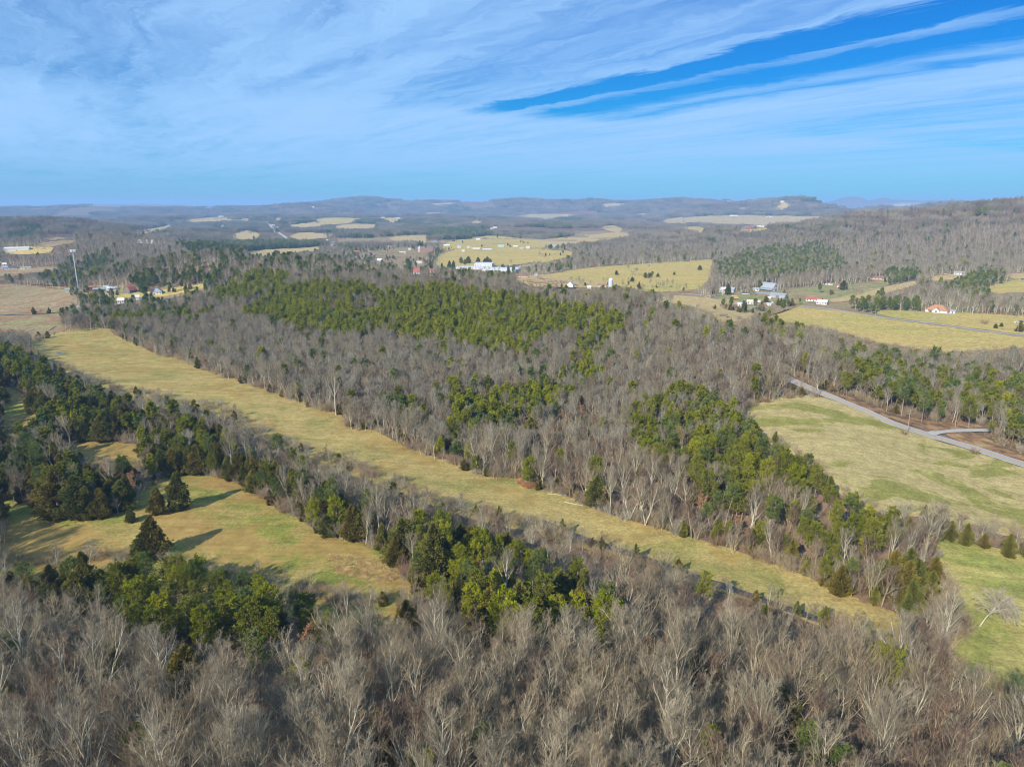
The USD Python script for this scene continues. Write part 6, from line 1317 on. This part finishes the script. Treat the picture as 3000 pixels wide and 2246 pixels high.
# groves of the far country
def groves(r0, r1, cell, scale):
    x, y = candidates(r0, r1, -41, 41, cell, 0.6)
    z = ground_z(x, y); P = np.stack([x, y, z], -1)
    keep = np.ones(len(x), bool)
    for f, dx in ((0, 0), (0.0, .45), (0.0, -.45), (.7, 0.3), (.7, -.3)):
        uu, vv = pixel(P + np.stack([np.full(len(x), dx * cell), 0 * x, np.full(len(x), 17 * f)], -1)); keep &= ~inside(blocked, uu, vv)
    u, v = pixel(P + [0, 0, 9])
    ev = meshkit.fbm(np.stack([x / 520, y / 900, 0 * x], -1), 3, 43); pe = np.clip((ev - 0.5) * 2.2, 0.03, 0.75)
    op = meshkit.fbm(np.stack([x / 380 + 50, y / 700, 0 * x], -1), 3, 47)
    for poly, (o, pr, h, dn) in zip(stand_polys, STANDS):
        k = inside(poly, u, v); pe[k] = min(1.0, sum(pr[:4]) * 1.25)
    for i in np.nonzero(keep & (op < 0.66))[0]:
        e = rng.random() < pe[i]
        wood = 'far country'
        stuff.setdefault(wood, []).append((('grove_evergreen_%d' % rng.integers(2)) if e else ('grove_bare_%d' % rng.integers(4)), P[i], scale * rng.uniform(0.92, 1.1), rng.random() * 6.283))
groves(1700, 4200, 38.0, 1.0)
groves(4200, 9500, 62.0, 1.55)
# brush along the edges and under the trees
def brush():
    out = []
    for r0, r1, cell, a in ((60, 262, 3.2, 50), (262, 620, 4.0, 42)):
        x, y = candidates(r0, r1, -a, a, cell)
        z = ground_z(x, y); P = np.stack([x, y, z], -1); u, v = pixel(P)
        d = np.hypot(x, y)
        near = shapely.distance(blocked, shapely.points(np.nan_to_num(u, nan=-9e6), np.nan_to_num(v, nan=-9e6))) * d / FPX
        k = ((near > 0.4) & (near < 4.0) & (rng.random(len(x)) < 0.75)) | ((near >= 4.0) & (rng.random(len(x)) < 0.16))
        for f in (0.6,):
            uu, vv = pixel(P + [0, 0, 2.0 * f]); k &= ~(inside(blocked, uu, vv) & (rng.random(len(x)) < 0.8))
        for sx, sy, sr in sites: k &= np.hypot(x - sx, y - sy) > sr
        for i in np.nonzero(k)[0]:
            out.append(('brush_' + 'abc'[rng.integers(3)], P[i], rng.uniform(0.45, 1.25), rng.random() * 6.283))
    return out
stuff['brush'] = brush()
def edge_growth():
    """young trees and cedars crowding the field edges"""
    for r0, r1, cell, a in ((60, 262, 2.3, 50), (262, 640, 3.0, 42)):
        x, y = candidates(r0, r1, -a, a, cell)
        z = ground_z(x, y); P = np.stack([x, y, z], -1); u, v = pixel(P); d = np.hypot(x, y)
        near = shapely.distance(blocked, shapely.points(np.nan_to_num(u, nan=-9e6), np.nan_to_num(v, nan=-9e6))) * d / FPX
        k = (near > 0.2) & (near < 3.2) & (rng.random(len(x)) < 0.8)
        uu, vv = pixel(P + [0, 0, 3.0]); k &= ~inside(blocked, uu, vv)
        for sx, sy, sr in sites: k &= np.hypot(x - sx, y - sy) > sr
        for i in np.nonzero(k)[0]:
            q = rng.random()
            key = MID_BARE[rng.integers(5)] if q < 0.38 else 'brush_' + 'abc'[rng.integers(3)] if q < 0.84 else 'mid_cedar_%d' % rng.integers(2)
            sc = rng.uniform(0.25, 0.5) if q < 0.38 else rng.uniform(0.7, 1.6) if q < 0.84 else rng.uniform(0.25, 0.6)
            stuff.setdefault('brush', []).append((key, P[i], sc, rng.random() * 6.283))
edge_growth()
CLUSTERS = [(2070, 858, 26, 5, 9, .2), (2120, 905, 30, 4, 10, .8), (2180, 914, 30, 3, 10, .5), (2225, 910, 18, 4, 9, .4), (2300, 897, 22, 4, 12, .6), (2330, 892, 14, 4, 6, .3), (2440, 862, 14, 4, 6, .3), (2395, 858, 16, 3, 5, .2), (2500, 850, 10, 3, 4, .2),
            (2560, 812, 20, 4, 6, .3), (2300, 862, 10, 2, 4, .1), (2200, 868, 12, 2, 4, .1), (2155, 850, 20, 3, 6, .2), (2600, 827, 12, 3, 5, .2), (1860, 806, 16, 4, 7, .1), (1905, 815, 20, 3, 6, .7), (1940, 845, 40, 4, 12, .2), (1990, 858, 20, 3, 6, .2), (1830, 838, 20, 4, 8, .2),
            (1700, 836, 24, 4, 10, .15), (1650, 838, 14, 3, 6, .1), (1580, 815, 16, 3, 6, .2), (1500, 812, 24, 3, 10, .4), (1540, 800, 20, 4, 8, .2), (1600, 790, 40, 4, 20, .15), (1660, 780, 30, 4, 16, .15), (1590, 752, 12, 2, 6, .1), (1640, 747, 30, 2, 8, .2),
            (1290, 737, 14, 5, 12, .2), (1310, 728, 12, 3, 6, .3), (1268, 730, 8, 4, 5, .2), (1225, 762, 16, 5, 10, .4), (1255, 772, 12, 4, 8, .5), (1190, 766, 14, 4, 8, .4), (1150, 758, 20, 5, 10, .5), (1080, 752, 20, 5, 10, .6), (1060, 735, 16, 4, 8, .6), (1110, 730, 14, 3, 6, .4), (1140, 733, 14, 3, 5, .4), (1165, 722, 18, 3, 8, .4), (1205, 715, 18, 4, 8, .3), (1215, 735, 8, 3, 4, .4), (1350, 715, 14, 2, 4, .5), (1420, 728, 10, 2, 3, .5), (1490, 724, 10, 2, 4, .5), (1535, 715, 20, 2, 5, .5), (1440, 700, 26, 2, 5, .5), (1330, 708, 20, 2, 6, .5),
            (240, 858, 14, 3, 6, .5), (330, 866, 20, 3, 7, .4), (420, 868, 20, 3, 6, .4), (500, 856, 26, 3, 6, .5), (300, 880, 30, 6, 14, .5), (540, 850, 20, 3, 5, .5), (1780, 836, 10, 3, 4, .2), (2150, 640, 60, 4, 14, .6), (2260, 640, 30, 2, 6, .6), (2210, 672, 20, 3, 5, .6), (2360, 650, 30, 3, 6, .6)]
for u_, v_, su, sv, n_, ev_ in CLUSTERS:
    q = np.stack([u_ + rng.normal(0, su * 0.5, n_), v_ + rng.normal(0, sv * 0.5, n_)], 1); p_ = hit(q[:, 0], q[:, 1])
    for a_ in p_:
        if any(math.hypot(a_[0] - sx, a_[1] - sy) < sr for sx, sy, sr in sites): continue
        e = rng.random() < ev_; far_ = math.hypot(a_[0], a_[1]) > 720
        key = ('mid_cedar_%d' % rng.integers(2) if rng.random() < .6 else 'mid_pine_2') if e else ('mid_bare_%d' % rng.integers(5) if rng.random() < .6 else 'brush_' + 'abc'[rng.integers(3)])
        stuff.setdefault('valley woods', []).append((key, a_, float(rng.uniform(.35, .8)) * (1.6 if 'brush' in key else 1.0), float(rng.random() * 6.283)))
WORDS = {'foreground wood': ('woodland', 'remaining bare trees of the leafless wood filling the foreground', 'wood'), 'meadow woods': ('woodland', 'remaining trees of the cedar and bare woods around the meadow', 'wood'),
         'pine wood': ('woodland', 'remaining pines and bare trees of the wooded nose beside the pasture', 'wood'), 'ridge wood': ('woodland', 'bare and bright pine wood covering the long ridge behind the hay field', 'wood'),
         'roadside wood': ('woodland', 'remaining bare trees of the wood above the road on the right', 'wood'), 'right hill': ('woodland', 'leafless wood covering the big hill on the right with dark pines at its foot', 'wood'),
         'valley woods': ('woodland', 'hedges and woods of the village valley beyond the ridge', 'wood'), 'left knoll': ('woodland', 'mixed bare and evergreen wood on the knoll at far left', 'wood'),
         'far country': ('woodland', 'far bluish woods of the rolling country up to the horizon', 'wood'), 'brush': ('brush', 'brown leafless brush along the field edges and under the trees', 'brush')}
for lb_, ol_, key_, n_ in TUFTS:
    poly = Polygon(ol_); x0, y0, x1, y1 = poly.bounds
    q = rng.random((n_ * 3, 2)) * [x1 - x0, y1 - y0] + [x0, y0]
    edge_d = shapely.distance(poly.exterior, shapely.points(q[:, 0], q[:, 1]))
    k_ = contains_xy(poly, q[:, 0], q[:, 1]) & (edge_d + 60 * (meshkit.fbm(np.stack([q[:, 0] / 22, q[:, 1] / 11, 0 * q[:, 0]], -1), 3, 3) - 0.5) > 5)
    p_ = hit(q[k_, 0], q[k_, 1])[:n_]
    WORDS[key_] = ('tall_grass', lb_, 'grass')
    stuff[key_] = [(key_, a_, float(rng.uniform(.6, 1.2)), float(rng.random() * 6.283)) for a_ in p_]
for wood, L in stuff.items():
    nm, lb, ct = WORDS[wood]
    keys = sorted({r[0] for r in L})
    path = '/World/' + numbered(nm, '/World')
    pi = UsdGeom.PointInstancer.Define(stage, path)
    for k in keys:
        c = UsdGeom.Xform.Define(stage, path + '/' + k); c.GetPrim().GetReferences().AddInternalReference(KINDS[k][0])
        pi.CreatePrototypesRel().AddTarget(c.GetPath())
    pi.CreatePositionsAttr(Vt.Vec3fArray.FromNumpy(np.array([r[1] for r in L], np.float32)))
    pi.CreateProtoIndicesAttr(Vt.IntArray([keys.index(r[0]) for r in L]))
    yaw = np.array([r[3] for r in L])
    pi.CreateOrientationsAttr(Vt.QuathArray([Gf.Quath(float(math.cos(a / 2)), 0, 0, float(math.sin(a / 2))) for a in yaw]))
    pi.CreateScalesAttr(Vt.Vec3fArray.FromNumpy(np.repeat(np.array([r[2] for r in L], np.float32)[:, None], 3, 1)))
    tag(pi, lb, ct, None, 'stuff')
    print(wood, len(L))

# ------------------------------------------------------------------ the air
if HAZE_DENSITY:
    m_haze = mat('haze_air', {'v': ('principled_volume', {'color': HAZE_COLOR, 'density': HAZE_DENSITY, 'anisotropy': 0.0})}, [], volume='v.volume')
    top = max(HZ.max() + 4, 30.0)
    obj('haze', box(-27000, 27000, -27000, 27000, HZ.min() - 1.2, top), m_haze, label='thin pale blue winter haze filling the valley air', cat='haze', kind='stuff')
print('individual trees', count, 'singles', len(SINGLE), 'rows', len(rows), 'terrain', HZ.min(), HZ.max())
